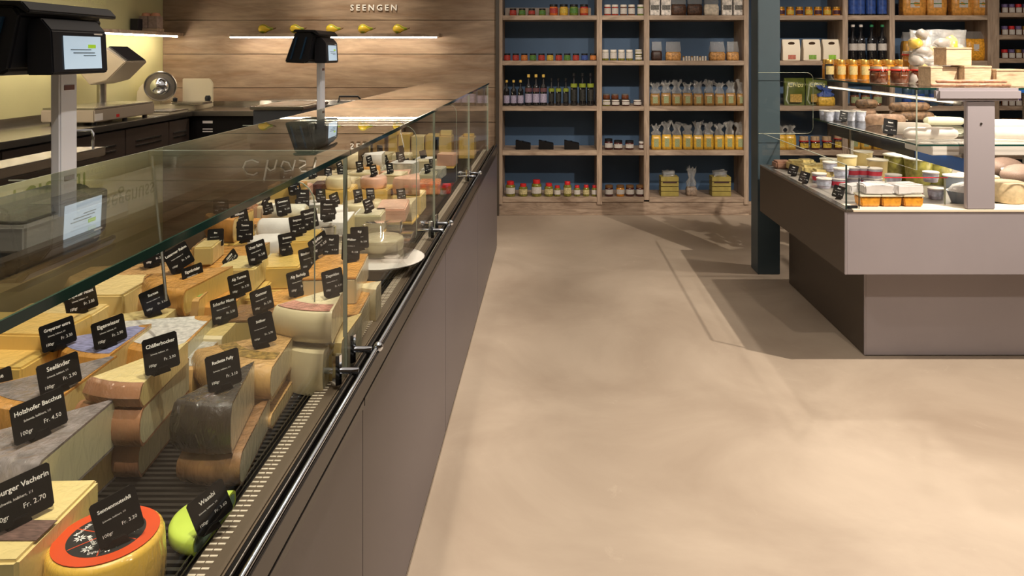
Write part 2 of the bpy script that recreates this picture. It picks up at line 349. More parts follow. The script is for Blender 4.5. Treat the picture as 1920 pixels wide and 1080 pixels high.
# --- containers -----------------------------------------------------------------
def jar(name, label, cat, loc, r, h, body, lid, lab=PAPER, group=None, lidr=.92, lidh=.2, labh=(.2, .65), seal=None, lab2=None):
    t = thing(name, label, cat, loc, 0, group)
    k = ('jar', round(r, 4), round(h, 4), body.name, lid.name, lab.name if lab else '', lidh, labh, bool(seal))
    if k in _mp:
        for nm, me in _mp[k]: mobj(nm, me, t)
    else:
        hb = h*(1-lidh); L_ = []
        o = obj('jar_body', L([(0, 0), (r*.9, 0), (r, h*.04), (r, hb*.8), (r*.93, hb*.93), (r*.8, hb), (0, hb)], 14), body, t, smooth=True); L_.append(('jar_body', o.data))
        o = obj('lid', L([(0, hb-.001), (r*lidr, hb-.001), (r*lidr, h*.985), (r*lidr*.95, h), (0, h)], 14), lid, t); L_.append(('lid', o.data))
        if lab:
            a, b = labh
            bm = bmesh.new(); vs_ = []; n = 9
            for i in range(n+1):
                an = R(-90-62+124*i/n); vs_.append([bm.verts.new(((r+q)*math.cos(an), (r+q)*math.sin(an), z)) for q, z in ((.0004, h*a), (.0004, h*b), (.0012, h*b), (.0012, h*a))])
            for p_, q_ in zip(vs_, vs_[1:]):
                for j in range(4): bm.faces.new((p_[j], p_[(j+1) % 4], q_[(j+1) % 4], q_[j]))
            bmesh.ops.recalc_face_normals(bm, faces=bm.faces)
            o = obj('paper_label', bm, lab, t); L_.append(('paper_label', o.data))
        if seal:
            o = obj('rubber_seal', L([(r*.98, hb-.004), (r*1.08, hb-.003), (r*1.08, hb+.003), (r*.98, hb+.004)], 14), seal, t); L_.append(('rubber_seal', o.data))
            bm = bmesh.new(); z = h
            tube(bm, [(-r*.28, -r*1.1, hb+.005), (-r*.3, -r*1.18, hb-.3*h), (r*.3, -r*1.18, hb-.3*h), (r*.28, -r*1.1, hb+.005)], .0016, 6)
            tube(bm, [(0, -r*1.12, hb-.1*h), (0, -r*.9, h*1.0), (0, r*.9, h*1.0)], .0014, 6)
            o = obj('wire_clasp', bm, CHROME, t); L_.append(('wire_clasp', o.data))
        _mp[k] = L_
    return t
def bottle(name, label, cat, loc, r, h, body, cap, lab=PAPER, group=None, labz=(.12, .42), lab2=None, neck=.3, capz=.93):
    t = thing(name, label, cat, loc, 0, group)
    k = ('bot', r, h, body.name, cap.name, lab.name if lab else '', labz, neck, lab2.name if lab2 else '')
    if k in _mp:
        for nm, me in _mp[k]: mobj(nm, me, t)
        return t
    L_ = []; hs = h*(1-neck-.12); nr = r*.36
    def add(nm, bm, m):
        o = obj(nm, bm, m, t, smooth=nm == 'bottle_body'); L_.append((nm, o.data))
    add('bottle_body', L([(0, 0), (r*.92, 0), (r, h*.02), (r, hs), (r*.85, hs+.05*h), (nr, h*(1-neck)), (nr*.9, h*capz), (0, h*capz)], 14), body)
    add('cap', L([(0, h*capz-.03*h), (nr*1.2, h*capz-.03*h), (nr*1.2, h*.99), (0, h)], 12), cap)
    def lb(a, b, m, nm='paper_label'):
        add(nm, L([(r+.0003, h*a), (r+.0012, h*a), (r+.0012, h*b), (r+.0003, h*b)], 14), m)
    if lab: lb(*labz, lab)
    if lab2: lb(labz[1]+.06, labz[1]+.18, lab2, 'neck_label')
    _mp[k] = L_
    return t
def crumple(bm, amt, rnd, zmin=-9):
    for v in bm.verts:
        if v.co.z > zmin: v.co += Vector((rnd.uniform(-amt, amt), rnd.uniform(-amt, amt), rnd.uniform(-amt, amt)))
def filmbag(name, label, loc, wd, dp, hf, ht, content, lab=None, group=None, seed=0, top='gather', labs=(.2, .75), labw=.25, cat='bag', film=FILM):
    rnd = random.Random(seed); t = thing(name, label, cat, loc, rnd.uniform(-.08, .08), group)
    bm = bmesh.new(); box(bm, -wd/2, wd/2, -dp/2, dp/2, 0, hf)
    bmesh.ops.subdivide_edges(bm, edges=bm.edges, cuts=3, use_grid_fill=True)
    for v in bm.verts:
        u = v.co.z/hf; k = 1+.06*math.sin(u*math.pi)-(.1 if u > .97 else 0)
        v.co.x *= k; v.co.y *= k*(1.0+.1*math.sin(u*math.pi)*(1-(2*v.co.x/wd)**2))
    crumple(bm, wd*.012, rnd, .002)
    obj('contents', bm, content, t, smooth=True)
    if top == 'gather':    # film rises, pinches and fans out
        bm = bmesh.new(); n = 18; rings = []; hh = ht-hf
        for lv_, (u, kx, ky) in enumerate(((0, .5, .5), (.22, .45, .42), (.45, .26, .26), (.6, .30, .22), (.8, .44, .26), (1.0, .52, .26))):
            ring = []
            for i in range(n):
                a = 2*math.pi*i/n; q = 1+(.3*math.sin(a*6+seed)+rnd.uniform(-.3, .3))*(1 if lv_ > 0 else 0)
                ring.append(bm.verts.new((wd*kx*q*math.cos(a), dp*ky*q*math.sin(a)*1.2, hf+hh*u*(1+(rnd.uniform(-.2, .12) if lv_ == 5 else rnd.uniform(-.05, .05) if lv_ else 0)))))
            rings.append(ring)
        for a, b in zip(rings, rings[1:]):
            for i in range(n): bm.faces.new((a[i], a[(i+1) % n], b[(i+1) % n], b[i]))
        obj('film_top', bm, film, t)
    elif top == 'flat':
        bm = bmesh.new(); n = 10; rows = []
        for j in range(7):
            u = j/6; row = []
            for s_ in (1, -1):
                for i in range(n+1) if s_ == 1 else range(n, -1, -1):
                    x = (i/n-.5)*wd*(1.0+.04*math.sin(j)); row.append(bm.verts.new((x, s_*(dp/2*(1-u)+.0015)+rnd.uniform(-.003, .003), hf+(ht-hf)*u+rnd.uniform(-.002, .002))))
            rows.append(row)
        m_ = len(rows[0])
        for a, b in zip(rows, rows[1:]):
            for i in range(m_): bm.faces.new((a[i], a[(i+1) % m_], b[(i+1) % m_], b[i]))
        obj('film_top', bm, film, t)
    if lab:
        a, b = labs
        obj('paper_label', B(-wd*labw, wd*labw, -dp/2*1.13-.0015, -dp/2*1.13-.0003, hf*a, hf*b), lab, t)
    return t
def lid_mat(n, c, **k): return mat(n, c, k.pop('rough', .35), **k)
RED = lid_mat('red_lid', srgb(196, 40, 42)); BLK = lid_mat('black_lid', (.012, .012, .014)); WL = lid_mat('white_lid', srgb(226, 218, 208)); GOLD = mat('gold_lid', srgb(206, 160, 80), .3, .7)
PURP = lid_mat('purple_checked_lid', srgb(110, 96, 140), var=.5, vscale=150); CAPY = lid_mat('yellow_cap', srgb(226, 190, 96))
DK = mat('dark_glass', (.010, .010, .012), .08, coat=1); OLV = mat('olive_glass', (.028, .035, .008), .08, coat=1)
def body(n, c, v=.35): return mat(n, c, .12, coat=1, var=v, vscale=70)
JC = {'red': body('red_preserve', srgb(170, 50, 36)), 'green': body('green_preserve', srgb(104, 124, 44)), 'yellow': body('yellow_preserve', srgb(206, 160, 52)), 'brown': body('brown_preserve', srgb(110, 62, 40)),
      'honey': body('honey_preserve', srgb(206, 132, 30)), 'pickle': body('pickled_vegetables', srgb(120, 116, 40), .6), 'berry': body('dark_berry_jam', srgb(70, 22, 22)), 'orange': body('orange_preserve', srgb(204, 100, 36)), 'blue': body('bluish_preserve', srgb(60, 66, 110))}
def lab_m(n, c, v=.25): return mat(n, tuple(x*.72 for x in c), .6, var=v, vscale=120)
LR = lab_m('red_print_label', srgb(190, 62, 52), .5); LG = lab_m('green_print_label', srgb(90, 140, 60), .5); LY = lab_m('yellow_print_label', srgb(222, 188, 70), .4); LB = lab_m('blue_print_label', srgb(60, 90, 170), .5)
LW = lab_m('white_print_label', srgb(226, 218, 210), .18); LGR = lab_m('pale_green_label', srgb(170, 178, 130), .3); LP = lab_m('lilac_floral_label', srgb(196, 186, 214), .4); LO = lab_m('orange_print_label', srgb(214, 130, 60), .4)
def place(px, row, dy=.06): # a spot on a shelf board, measured at the front of the goods
    Y = SY+dy; return (PX(px, Y), Y, ROW[row]+.0003)
# section one ---------------------------------------------------------------
g = 'jars on the top row of the first shelf bay'
for i, (px, c, l) in enumerate(((962, 'red', LR), (979, 'green', LG), (997, 'brown', LR), (1017, 'green', LG))):
    jar('preserve_jar', f'small black-lidded jar on upper left shelf, {ordn(i,4)} of the four short ones', 'jar', place(px, 0), .031, .062, JC[c], BLK, l, g)
for i, (px, c, l) in enumerate(((1038, 'orange', LR), (1057, 'yellow', LY), (1076, 'green', LG), (1095, 'red', LO))):
    jar('preserve_jar', f'taller antipasto jar on upper left shelf, {ordn(i,4)} of the four tall ones', 'jar', place(px, 0), .038, .098, JC[c], BLK, l, g)
tag(obj('backing_box', B(sx(945), sx(1110), SY+.16, SY+.30, ROW[0], ROW[0]+.075, bev=.003), mat('grey_card', srgb(150, 138, 128), .8)), 'long low grey box behind the small jars on the upper left shelf', 'box')
cs = ['red', 'red', 'orange', 'green', 'red', 'yellow', 'red', 'green', 'red', 'blue', 'brown']; ls = [LR, LR, LO, LG, LR, LY, LR, LG, LR, LB, LO]
cn = ['red', 'red', 'orange', 'green', 'red', 'yellow', 'red', 'green', 'red', 'blue', 'brown']
for i in range(11):
    jar('spread_jar', f'tiny {cn[i]}-labelled spread jar, {ordn(i,11)} in its row of eleven', 'jar', place(951+16.1*i, 1), .030, .062, JC[cs[i]], BLK, ls[i], 'row of tiny spread jars', labh=(.12, .7))
g = 'bottles on the third row'
for i, px in enumerate((950, 963, 976)): bottle('syrup_bottle', f'short dark syrup bottle with yellow cap, {ordn(i,3)} of three', 'bottle', place(px, 2), .026, .225, DK, CAPY, LP, g, labz=(.1, .4))
for i, px in enumerate((991, 1005, 1019)): bottle('syrup_bottle', f'tall dark syrup bottle with yellow cap and floral label, {ordn(i,3)} of three', 'bottle', place(px, 2), .030, .275, DK, CAPY, LP, g, labz=(.1, .38), lab2=mat('plum_label', srgb(96, 60, 66), .6))
OB = mat('oil_label', srgb(128, 140, 40), .5); WSC = mat('dark_label_script', srgb(40, 40, 36), .5, var=.9, vscale=90)
for i, px in enumerate((1034, 1047, 1061)): bottle('oil_bottle', f'slim black oil bottle with green neck label, {ordn(i,3)} of three', 'bottle', place(px, 2), .024, .24, DK, BLK, WSC, g, labz=(.15, .45), lab2=OB)
for i, px in enumerate((1076, 1092, 1107)): bottle('oil_bottle', f'tall black oil bottle with green neck label, {ordn(i,3)} of three', 'bottle', place(px, 2), .029, .285, DK, BLK, WSC, g, labz=(.15, .5), lab2=OB)
for i, px in enumerate((981, 1024, 1072)):
    x, y, z = place(px, 3, .1)
    t = thing('gift_crate', f'low black slope-sided crate on the fourth row, {ordn(i,3)} of three', 'crate', (x, y, z), 0, 'black crates on the fourth row')
    obj('crate_body', prism([(-.065, 0), (.065, 0), (.065, .05), (-.065, .078)], 'y', -.05, .05, .003), MBLACK, t)
    obj('jar_inside', L([(0, .04), (.025, .04), (.025, .072), (0, .074)], 12, cx=-.02), DK, t)
sizes = [(957, .045, .13), (981, .040, .108), (1006, .046, .142), (1029, .040, .112), (1045, .030, .092), (1064, .036, .128), (1082, .029, .094), (1099, .029, .096), (1115, .029, .094)]
for i, (px, r, h) in enumerate(sizes):
    jar('pickle_jar', f'red-topped pickle jar on the bottom row, {ordn(i,9)} of nine', 'jar', place(px, 4, .06), r, h, JC['pickle'], RED, LW if i % 2 == 0 else lab_m('yellow_white_label', srgb(220, 205, 150), .5), 'red-topped jars on the bottom row', lidr=.7, lidh=.22, labh=(.2, .6))
# section two ---------------------------------------------------------------
for i, (px, c) in enumerate(((1139, 'red'), (1153, 'red'), (1169, 'brown'), (1184, 'brown'), (1201, 'green'))):
    jar('jam_jar', f'white-lidded jam jar at the top of the narrow bay, {ordn(i,5)}', 'jar', place(px, 0), .031, .095, JC[c], WL, LW, 'white-lidded jam jars at the top of the narrow bay', labh=(.15, .68))
for i, px in enumerate((1135, 1150, 1165, 1180)):
    jar('jam_jar', f'white-labelled jar in the second row of the narrow bay, {ordn(i,4)} of four', 'jar', place(px, 1), .031, .095, JC['pickle'], WL, LW, 'second row jars in the narrow bay', labh=(.2, .75))
for k in range(2): jar('jam_jar', f'squat jar at the {"bottom" if k==0 else "top"} of the stack of two in the narrow bay', 'jar', (place(1197, 1)[0], place(1197, 1)[1], ROW[1]+.0003+k*.0492), .032, .048, JC['pickle'], WL, LW, 'two stacked squat jars')
for i, px in enumerate((1137, 1154, 1173, 1195)):
    jar('pate_jar', f'squat pale-lidded jar in front, third row of narrow bay, {ordn(i,4)}', 'jar', place(px, 2, .05), .036, .05, JC['berry'] if i else JC['pickle'], WL, LW, 'squat jars in the narrow bay', labh=(.2, .7))
for i, px in enumerate((1137, 1153, 1172)):
    x, y, z = place(px, 2, .14); jar('pate_jar', f'squat jar on a riser in the narrow bay, {ordn(i,3)}', 'jar', (x, y, z+.0505), .033, .048, JC['brown'], mat('grey_lid', srgb(110, 104, 100), .4), None, 'squat jars behind in the narrow bay')
tag(obj('riser_block', B(PX(1129, SY+.14)+.012, PX(1181, SY+.14), SY+.1, SY+.18, ROW[2], ROW[2]+.05), DARKM), 'low dark riser under the rear squat jars of the narrow bay', 'riser')
for i, (px, r, h) in enumerate(((1141, .037, .095), (1159, .039, .082), (1180, .039, .08), (1203, .026, .07))):
    jar('chutney_jar', f'dark chutney jar with white label, fourth row of the narrow bay, {ordn(i,4)}', 'jar', place(px, 3), r, h, JC['berry'], BLK if i < 3 else WL, LW, 'dark jars on the fourth row', labh=(.2, .62))
for i, px in enumerate((1142, 1163, 1181, 1200)):
    jar('chutney_jar', f'brown-lidded jar on the bottom row of the narrow bay, {ordn(i,4)}', 'jar', place(px, 4), .037, .096, JC['berry' if i != 1 else 'honey'], mat('brown_lid', srgb(120, 84, 50), .4), LW, 'jars on the bottom row of the narrow bay', labh=(.22, .64))
# section three ---------------------------------------------------------------
PK = mat('printed_white_pack', srgb(216, 208, 200), .5, var=.55, vscale=45)
for i, (px, wd, m, lb) in enumerate(((1227, .085, PK, 'white printed'), (1248, .085, PK, 'white printed'), (1362, .085, PK, 'white printed'), (1383, .08, PK, 'white printed'))):
    x, y, z = place(px, 0, .08); t = thing('pasta_pack', f'{lb} pack on the top row of the wide bay, {ordn(i,4)}', 'pack', (x, y, z), 0, 'white packs on the top row')
    obj('pack_body', B(-wd/2, wd/2, -.035, .035, 0, .15, bev=.006), m, t); obj('printed_band', B(-wd*.42, wd*.42, -.0362, -.0352, .05, .09), lab_m('grey_print', srgb(120, 116, 110), .6), t)
NUT = mat('dark_pasta', srgb(84, 56, 40), .5, var=.75, vscale=70); TAN = mat('tan_biscuits', srgb(188, 138, 80), .5, var=.6, vscale=60); WHP = mat('white_sweets', srgb(226, 214, 196), .5, var=.3, vscale=40)
for i, (px, m, nm) in enumerate(((1272, NUT, 'dark'), (1302, NUT, 'dark'), (1333, WHP, 'white'))):
    filmbag('snack_bag', f'clear bag of {nm} snacks, top row of the wide bay, {ordn(i,3)}', place(px, 0, .08), .12, .06, .10, .17, m, None, 'snack bags on the top row', 40+i, 'flat')
COF = mat('chocolate_pieces', srgb(58, 36, 28), .5, var=.6, vscale=60)
for i, (px, wd, m, nm, h) in enumerate(((1231, .085, COF, 'dark chocolate', .085), (1262, .125, TAN, 'golden biscuits', .075), (1344, .125, TAN, 'hazelnut biscuits', .075), (1373, .095, TAN, 'pale biscuits', .075))):
    filmbag('biscuit_bag', f'flat-topped clear bag of {nm} on the second row, {ordn(i,4)} of four', place(px, 1, .08), wd, .06, h, .165, m, None, 'biscuit bags on the second row', 50+i, 'flat')
for i in range(9):
    x, y, z = place(1282+5.1*i, 1, .05); t = thing('sample_tube', f'tiny white tube between the biscuit bags, {ordn(i,9)} of nine', 'tube', (x, y, z), 0, 'tiny white tubes')
    obj('tube_body', L([(0, 0), (.009, 0), (.009, .028), (0, .028)], 8), WHP, t); obj('cap', L([(0, .0281), (.0085, .0281), (.0085, .038), (0, .038)], 8), WL if i % 3 else GOLD, t)
AMB = mat('amber_noodles', srgb(150, 112, 60), .35, var=.3, vscale=60, coat=.6); YEL = mat('yellow_noodles', srgb(206, 160, 52), .35, var=.25, vscale=60, coat=.6)
for i in range(9):
    filmbag('noodle_bag', f'amber noodle bag with green label, {ordn(i,9)} of nine on the third row', place(1228+20.2*i, 2, .07), .082, .055, .105+.006*(i % 2), .20+.01*((i*7) % 3), AMB, LGR, 'amber noodle bags', 60+i)
    filmbag('noodle_bag', f'yellow noodle bag with grey-green label, {ordn(i,9)} of nine on the fourth row', place(1230+19.6*i, 3, .07), .080, .055, .125+.005*(i % 2), .22+.012*((i*5) % 3), YEL, LGR, 'yellow noodle bags', 80+i)
BXM = mat('olive_gift_box', srgb(150, 134, 66), .6, var=.2, vscale=25)
for i, (px, wd) in enumerate(((1254, .155), (1350, .165))):
    x, y, z = place(px, 4, .1); t = thing('gift_basket', ('olive wooden crate gift with dark lettering at the left of the bottom row', 'olive wooden crate gift wrapped in film at the right of the bottom row')[i], 'gift', (x, y, z))
    bm = bmesh.new()
    for k in range(4): box(bm, -wd/2, wd/2, -.06, .06, .001+k*.043, .04+k*.043, bev=.002)
    obj('crate_body', bm, BXM, t); obj('printed_band', B(-wd*.4, wd*.4, -.0612, -.0602, .115, .13), mat('dark_print', srgb(60, 36, 24), .6), t)
    rn = random.Random(3+i); bm = B(-wd*.36, wd*.3, -.045, .045, .172, .215); bmesh.ops.subdivide_edges(bm, edges=bm.edges, cuts=3, use_grid_fill=True); crumple(bm, .006, rn); obj('film_top', bm, FILM, t)
filmbag('dried_fruit_bag', 'narrow clear bag with a gathered flared top between the two olive gift crates', place(1296, 4, .09), .085, .06, .075, .25, mat('dried_slices', srgb(150, 130, 112), .5, var=.4, vscale=60), None, None, 99)
# section four (right of the teal column) --------------------------------------------
for i in range(7):
    jar('honey_jar', f'small honey jar in the row right of the teal column, {ordn(i,7)}', 'jar', place(1464+17.3*i, 0), .034, .076, JC['honey'], GOLD, (lab_m('plum_print_label', srgb(80, 34, 50), .6), LY)[i % 2], 'honey jars right of the column', labh=(.15, .6))
BC = [(srgb(190, 110, 90), 'brown'), (srgb(130, 170, 70), 'green'), (srgb(150, 200, 60), 'lime')]
for i, px in enumerate((1482, 1520, 1556)):
    x, y, z = place(px, 1, .09); t = thing('muesli_bag', f'white paper bag with dark oval crest and {BC[i][1]} picture, {ordn(i,3)} of three', 'bag', (x, y, z), .06*(i-1), 'white paper bags right of the column')
    bm = prism([(-.04, 0), (.04, 0), (.043, .1), (.015, .185), (-.015, .185), (-.043, .1)], 'x', -.075, .075, .004); obj('bag_body', bm, WARMW, t)
    obj('crest', L([(0, 0), (.026, 0), (.026, .001), (0, .001)], 16), mat('dark_crest', srgb(66, 44, 24), .5), t, loc=(0, -.0325, .15), rot=(R(107), 0, 0)).scale = (1.1, .55, 1)
    obj('printed_picture', B(-.03, .035, -.0452, -.0442, .012, .05), mat('print_'+BC[i][1], BC[i][0], .6, var=.3, vscale=70), t, rot=(0, 0, 0))
CHB = mat('chips_bag_foil', srgb(84, 92, 40), .3, var=.35, vscale=16, bump=.4, bscale=18)
for i, (px, nm, rz) in enumerate(((1489, 'dark green crisp bag lettered Chips leaning on the shelf by the teal column', .06), (1530, 'second crisp bag behind the glass corner of the island', -.1))):
    x, y, z = place(px, 2, .1); t = thing('crisp_bag', nm, 'bag', (x, y, z), rz)
    bm = B(-.09, .09, -.03, .03, 0, .24); bmesh.ops.subdivide_edges(bm, edges=bm.edges, cuts=4, use_grid_fill=True)
    for v in bm.verts:
        u = v.co.z/.24; q = math.sin(u*math.pi)**.5 if 0 < u < 1 else 0; v.co.y = math.copysign(.003+.033*q*(1-.5*(v.co.x/.09)**2), v.co.y) if abs(v.co.y) > .001 else 0
    obj('bag_body', bm, CHB, t, smooth=True); text('Chips', mat('yellow_script', srgb(220, 214, 150), .5), t, (0, -.031, .18), size=.06, shear=.2)
    obj('printed_picture', B(-.05, .055, -.0375, -.0365, .03, .1), mat('crisps_print', srgb(176, 142, 66), .5, var=.5, vscale=80), t)
filmbag('pasta_bag', 'yellow pasta bag with blue and white ribbon top behind the island glass', place(1548, 2, .05), .13, .07, .08, .17, mat('yellow_pasta', srgb(220, 176, 70), .4, var=.4, vscale=60), None, None, 120, film=LB)
for i, px in enumerate((1463, 1481)): filmbag('pasta_bag', ('yellow noodle bag half hidden by the teal column', 'yellow noodle bag with dark gathered top beside the teal column')[i], place(px, 3, .06), .085, .06, .13, .21, YEL, LY, None, 130+i)
for i, px in enumerate((1507, 1528, 1550, 1572)):
    jar('jam_jar', f'cloth-topped jar of red jam on the fourth row, {ordn(i,4)} of four', 'jar', place(px, 3), .040, .115 if i < 3 else .145, JC['berry'], mat('cream_cloth_lid', srgb(176, 150, 120), .6), LY, 'jam jars right of the column', lidh=.34, labh=(.15, .5), seal=RED)
# section five ------------------------------------------------------------------------
BLG = mat('blue_bottle_label', srgb(50, 80, 150), .3, var=.4, vscale=30, coat=1)
for i, px in enumerate((1599, 1612, 1632, 1653)): bottle('water_bottle', f'dark bottle with blue label on the top row, {ordn(i,4)} of four', 'bottle', place(px, 0), .042, .29, DK, BLK, BLG, 'blue-labelled bottles', labz=(.05, .5))
WC = mat('white_capsule', srgb(214, 206, 200), .4); GC = mat('green_capsule', srgb(36, 120, 74), .4)
for i, px in enumerate((1599, 1614, 1634, 1654)): bottle('wine_bottle', f'black wine bottle with white label and {"white" if i<2 else "green"} capsule, {ordn(i,4)} of four', 'bottle', place(px, 1), .037, .315, DK, WC if i < 2 else GC, LW, 'wine bottles', labz=(.28, .47), capz=.96)
for i, px in enumerate((1602, 1622, 1644)): jar('dim_jar', f'dim jar on the third row seen through the island glass, {ordn(i,3)} of three', 'jar', place(px, 2), .04, .12, JC['brown'], BLK, LGR, 'dim jars behind the island glass')
for i, px in enumerate((1601, 1622, 1645)): filmbag('noodle_bag', f'dim yellow bag on the fourth row behind the island, {ordn(i,3)} of three', place(px, 3, .07), .085, .055, .14, .2, YEL, LGR, 'dim bags behind the island', 140+i)
# section six -------------------------------------------------------------------------
BIG = mat('orange_pasta', srgb(214, 150, 70), .35, var=.35, vscale=45, coat=.5)
for i, (px, wd) in enumerate(((1710, .19), (1752, .16), (1800, .18), (1836, .15))):
    x, y, z = place(px, 0, .09)
    t = filmbag('large_pasta_bag', f'large orange pasta bag on the top right shelf, {ordn(i,4)} of four', (x, y, z), wd, .09, .2, .27, BIG, LW, 'large pasta bags', 150+i, 'flat', (.35, .9), .22)
    obj('label_stripe', B(-wd*.22, wd*.22, -.0535, -.0525, .1, .107), LG, t)
filmbag('tagliatelle_bag', 'tall clear bag of yellow ribbon pasta left of the big garlic bag', place(1706, 1, .1), .13, .08, .17, .25, mat('ribbon_pasta', srgb(196, 142, 50), .4, var=.55, vscale=26, stretch=(3, 3, .2)), None, None, 160, 'flat')
t = filmbag('spiral_pasta_bag', 'bulging bag of orange spiral pasta at the right end of the second row', place(1824, 1, .1), .17, .1, .19, .255, mat('spiral_pasta', srgb(226, 160, 50), .35, var=.45, vscale=70, bump=1, bscale=60, coat=.5), LW, None, 161, 'flat', (.45, .75), .14)
for i, px in enumerate((1700, 1730, 1762, 1797, 1832)): jar('dim_jar', f'shaded jar low behind the island merchandise, {ordn(i,5)} of five', 'jar', place(px, 3), .042, .12, JC[('pickle', 'brown', 'berry', 'pickle', 'brown')[i]], BLK, LGR, 'shaded jars low behind the island')
for i, px in enumerate((1700, 1724, 1750, 1778, 1806, 1832)): bottle('dim_bottle', f'bluish shaded bottle behind the salami tier, {ordn(i,6)} of six', 'bottle', place(px, 2), .04, .25, mat('blue_grey_bottle', srgb(52, 76, 96), .2, coat=1), BLK, BLG, 'bluish bottles behind the island')
# section seven, right edge ---------------------------------------------------------------
rz_ = [sz(24), sz(65.5), sz(109.5), sz(155), sz(199), sz(245), sz(291)]
RN = ['highest visible', 'second', 'third', 'fourth', 'fifth', 'sixth', 'seventh']
for j, z in enumerate(rz_):
    for i in range(5):
        x = PX(1883+13*i, SY+.05)
        lid = (PURP, PURP, RED, PURP, GOLD)[(i+j) % 5] if j != 3 else (BLK, GOLD, PURP, GOLD, PURP)[i]
        lids = {RED: 'red', PURP: 'purple', GOLD: 'gold', BLK: 'black'}[lid]
        jar('mustard_jar', f'little {lids}-lidded white-labelled jar at the far right, {RN[j]} row, {ordn(i,5)}', 'jar', (x, SY+.05, z+.0003), .027, .078, JC['honey' if j == 3 else 'brown'], lid, LW if j != 3 else None, 'little jars at the far right', labh=(.05, .6), lidh=.34)
# ------------------------------------------------------------------ long cheese counter
CX, CY0, CY1 = -.38, .15, 5.36
DZ = .70
GX = -.43; GT = 1.19; J = [.38, 1.58, 2.79, 3.99, 5.2]
cc = thing('cheese_counter', 'long grey-brown refrigerated serve-over cheese counter with glass front and glass top', 'counter', (-.8, 2.8, 0))
def cp(nm, x0, x1, y0, y1, z0, z1, m, bev=0, lab=None, parent=None):
    q = obj(nm, B(x0+.8, x1+.8, y0-2.8, y1-2.8, z0, z1, bev=bev), m, parent or cc)
    if lab: q['label'] = lab
    return q
SE = [CY0, 1.516, 2.72, 3.92, CY1]
for a, b in zip(SE, SE[1:]): cp('front_panel', CX-.02, CX, a+.0012, b-.0012, .022, .68, PANEL, .001)
cp('toe_kick', CX-.035, CX-.021, CY0, CY1, .0, .10, DPANEL); cp('floor_trim', CX-.012, CX-.002, CY0, CY1, 0, .012, STEEL, lab='thin pale metal floor trim')
for a, b in zip(SE, SE[1:]): cp('ledge', CX-.048, CX+.004, a+.001, b-.001, .681, .70, mat('dark_ledge', srgb(46, 41, 38), .3), .002)
cp('rail_base', CX-.036, CX-.013, CY0, CY1, .7005, .738, MBLACK, .006); cp('fascia', CX-.0125, CX+.003, CY0, CY1, .7005, .742, mat('dark_ledge', srgb(46, 41, 38), .3), .002)
o = obj('rail', tube(bmesh.new(), [(CX-.004+.8, CY0-2.8, .747), (CX-.004+.8, CY1-2.8, .747)], .004, 10), CHROME, cc, smooth=True); o['label'] = 'bright thin chrome handrail'
o = obj('rail', tube(bmesh.new(), [(CX-.022+.8, CY0-2.8, .742), (CX-.022+.8, CY1-2.8, .742)], .003, 8), DARKM, cc, smooth=True)
TAU = mat('taupe_tray', srgb(104, 90, 74), .45)
cp('air_channel', CX-.098, CX-.049, CY0, CY1, .66, .716, TAU, .003)
bm = bmesh.new(); y = .3
while y < 5.3:
    for xx in (-.4685, -.4565): box(bm, xx+.8-.0052, xx+.8+.0052, y-2.8, y-2.8+.0035, .7162, .7178)
    y += .0125
stuff(obj('vent_slots', bm, WARMW, cc))
cp('deck_base', -1.2, CX-.099, CY0, CY1, .62, .690, MBLACK)
bm = bmesh.new(); y = CY0+.02
while y < CY1-.02: box(bm, -1.19+.8, -.500+.8, y-2.8, y-2.8+.007, .6902, .6995); y += .0145
stuff(obj('deck_ribs', bm, mat('black_brown_tray', (.022, .018, .015), .4), cc))
bm = bmesh.new()
for k in (-.496, -.488): tube(bm, [(k+.8, CY0-2.8, .708), (k+.8, CY1-2.8, .708)], .0012, 5)
obj('wire_edge', bm, STEEL, cc)
BR = mat('brown_inner_panel', srgb(92, 76, 58), .35)
cp('rear_riser', -1.235, -1.2, CY0, CY1, .62, .94, BR); cp('service_top', -1.75, -1.1995, CY0, 4.83, .885, .905, mat('taupe_worktop', srgb(112, 98, 82), .3), .003)
cp('service_edge', -1.199, -1.19, CY0, 5.15, .88, .908, STEEL, .001); cp('rear_body', -1.72, -1.236, CY0, 4.8, .05, .884, DPANEL)
cp('end_panel', -1.72, CX-.02, CY1-.03, CY1, .012, .70, PANEL, .001); cp('floor_trim', -1.72, -1.70, CY0, 5.15, 0, .05, DPANEL)
# glazing
def pane(x0, x1, y0, y1, z0, z1, m=GL, nm='glass_pane'): return cp(nm, x0, x1, y0, y1, z0, z1, m)
yy = [CY0]+J
for a, b in zip(yy, yy[1:]):
    pane(GX-.006, GX, a+.002, b-.002, .722, GT-.006)
    pane(-.848, GX+.006, a+.002, b-.002, GT-.0055, GT+.0045, GLT, 'top_pane')
    e = cp('glass_edge', GX+.0062, GX+.0085, a+.002, b-.002, GT-.0055, GT+.0045, GEDGE, 0, 'dark green glass edge'); 
    cp('glass_edge', -.8495, -.8482, a+.002, b-.002, GT-.0055, GT+.0045, mat('pale_glass_edge', (.35, .38, .3), .2))
    if b < 5.3:
        for s_ in (-1, 1): cp('glass_edge', GX-.007, GX+.001, b+.0018*s_-.0006, b+.0018*s_+.0006, .722, GT-.006, mat('dark_joint', (.02, .035, .03), .2) if s_ > 0 else mat('pale_glass_edge', (.35, .38, .3), .2))
        cp('glass_edge', -.848, GX+.006, b-.0012, b+.0012, GT-.005, GT+.0048, mat('pale_glass_edge', (.35, .38, .3), .2))
pane(-.85, GX-.01, 5.194, 5.2, .722, GT-.007)
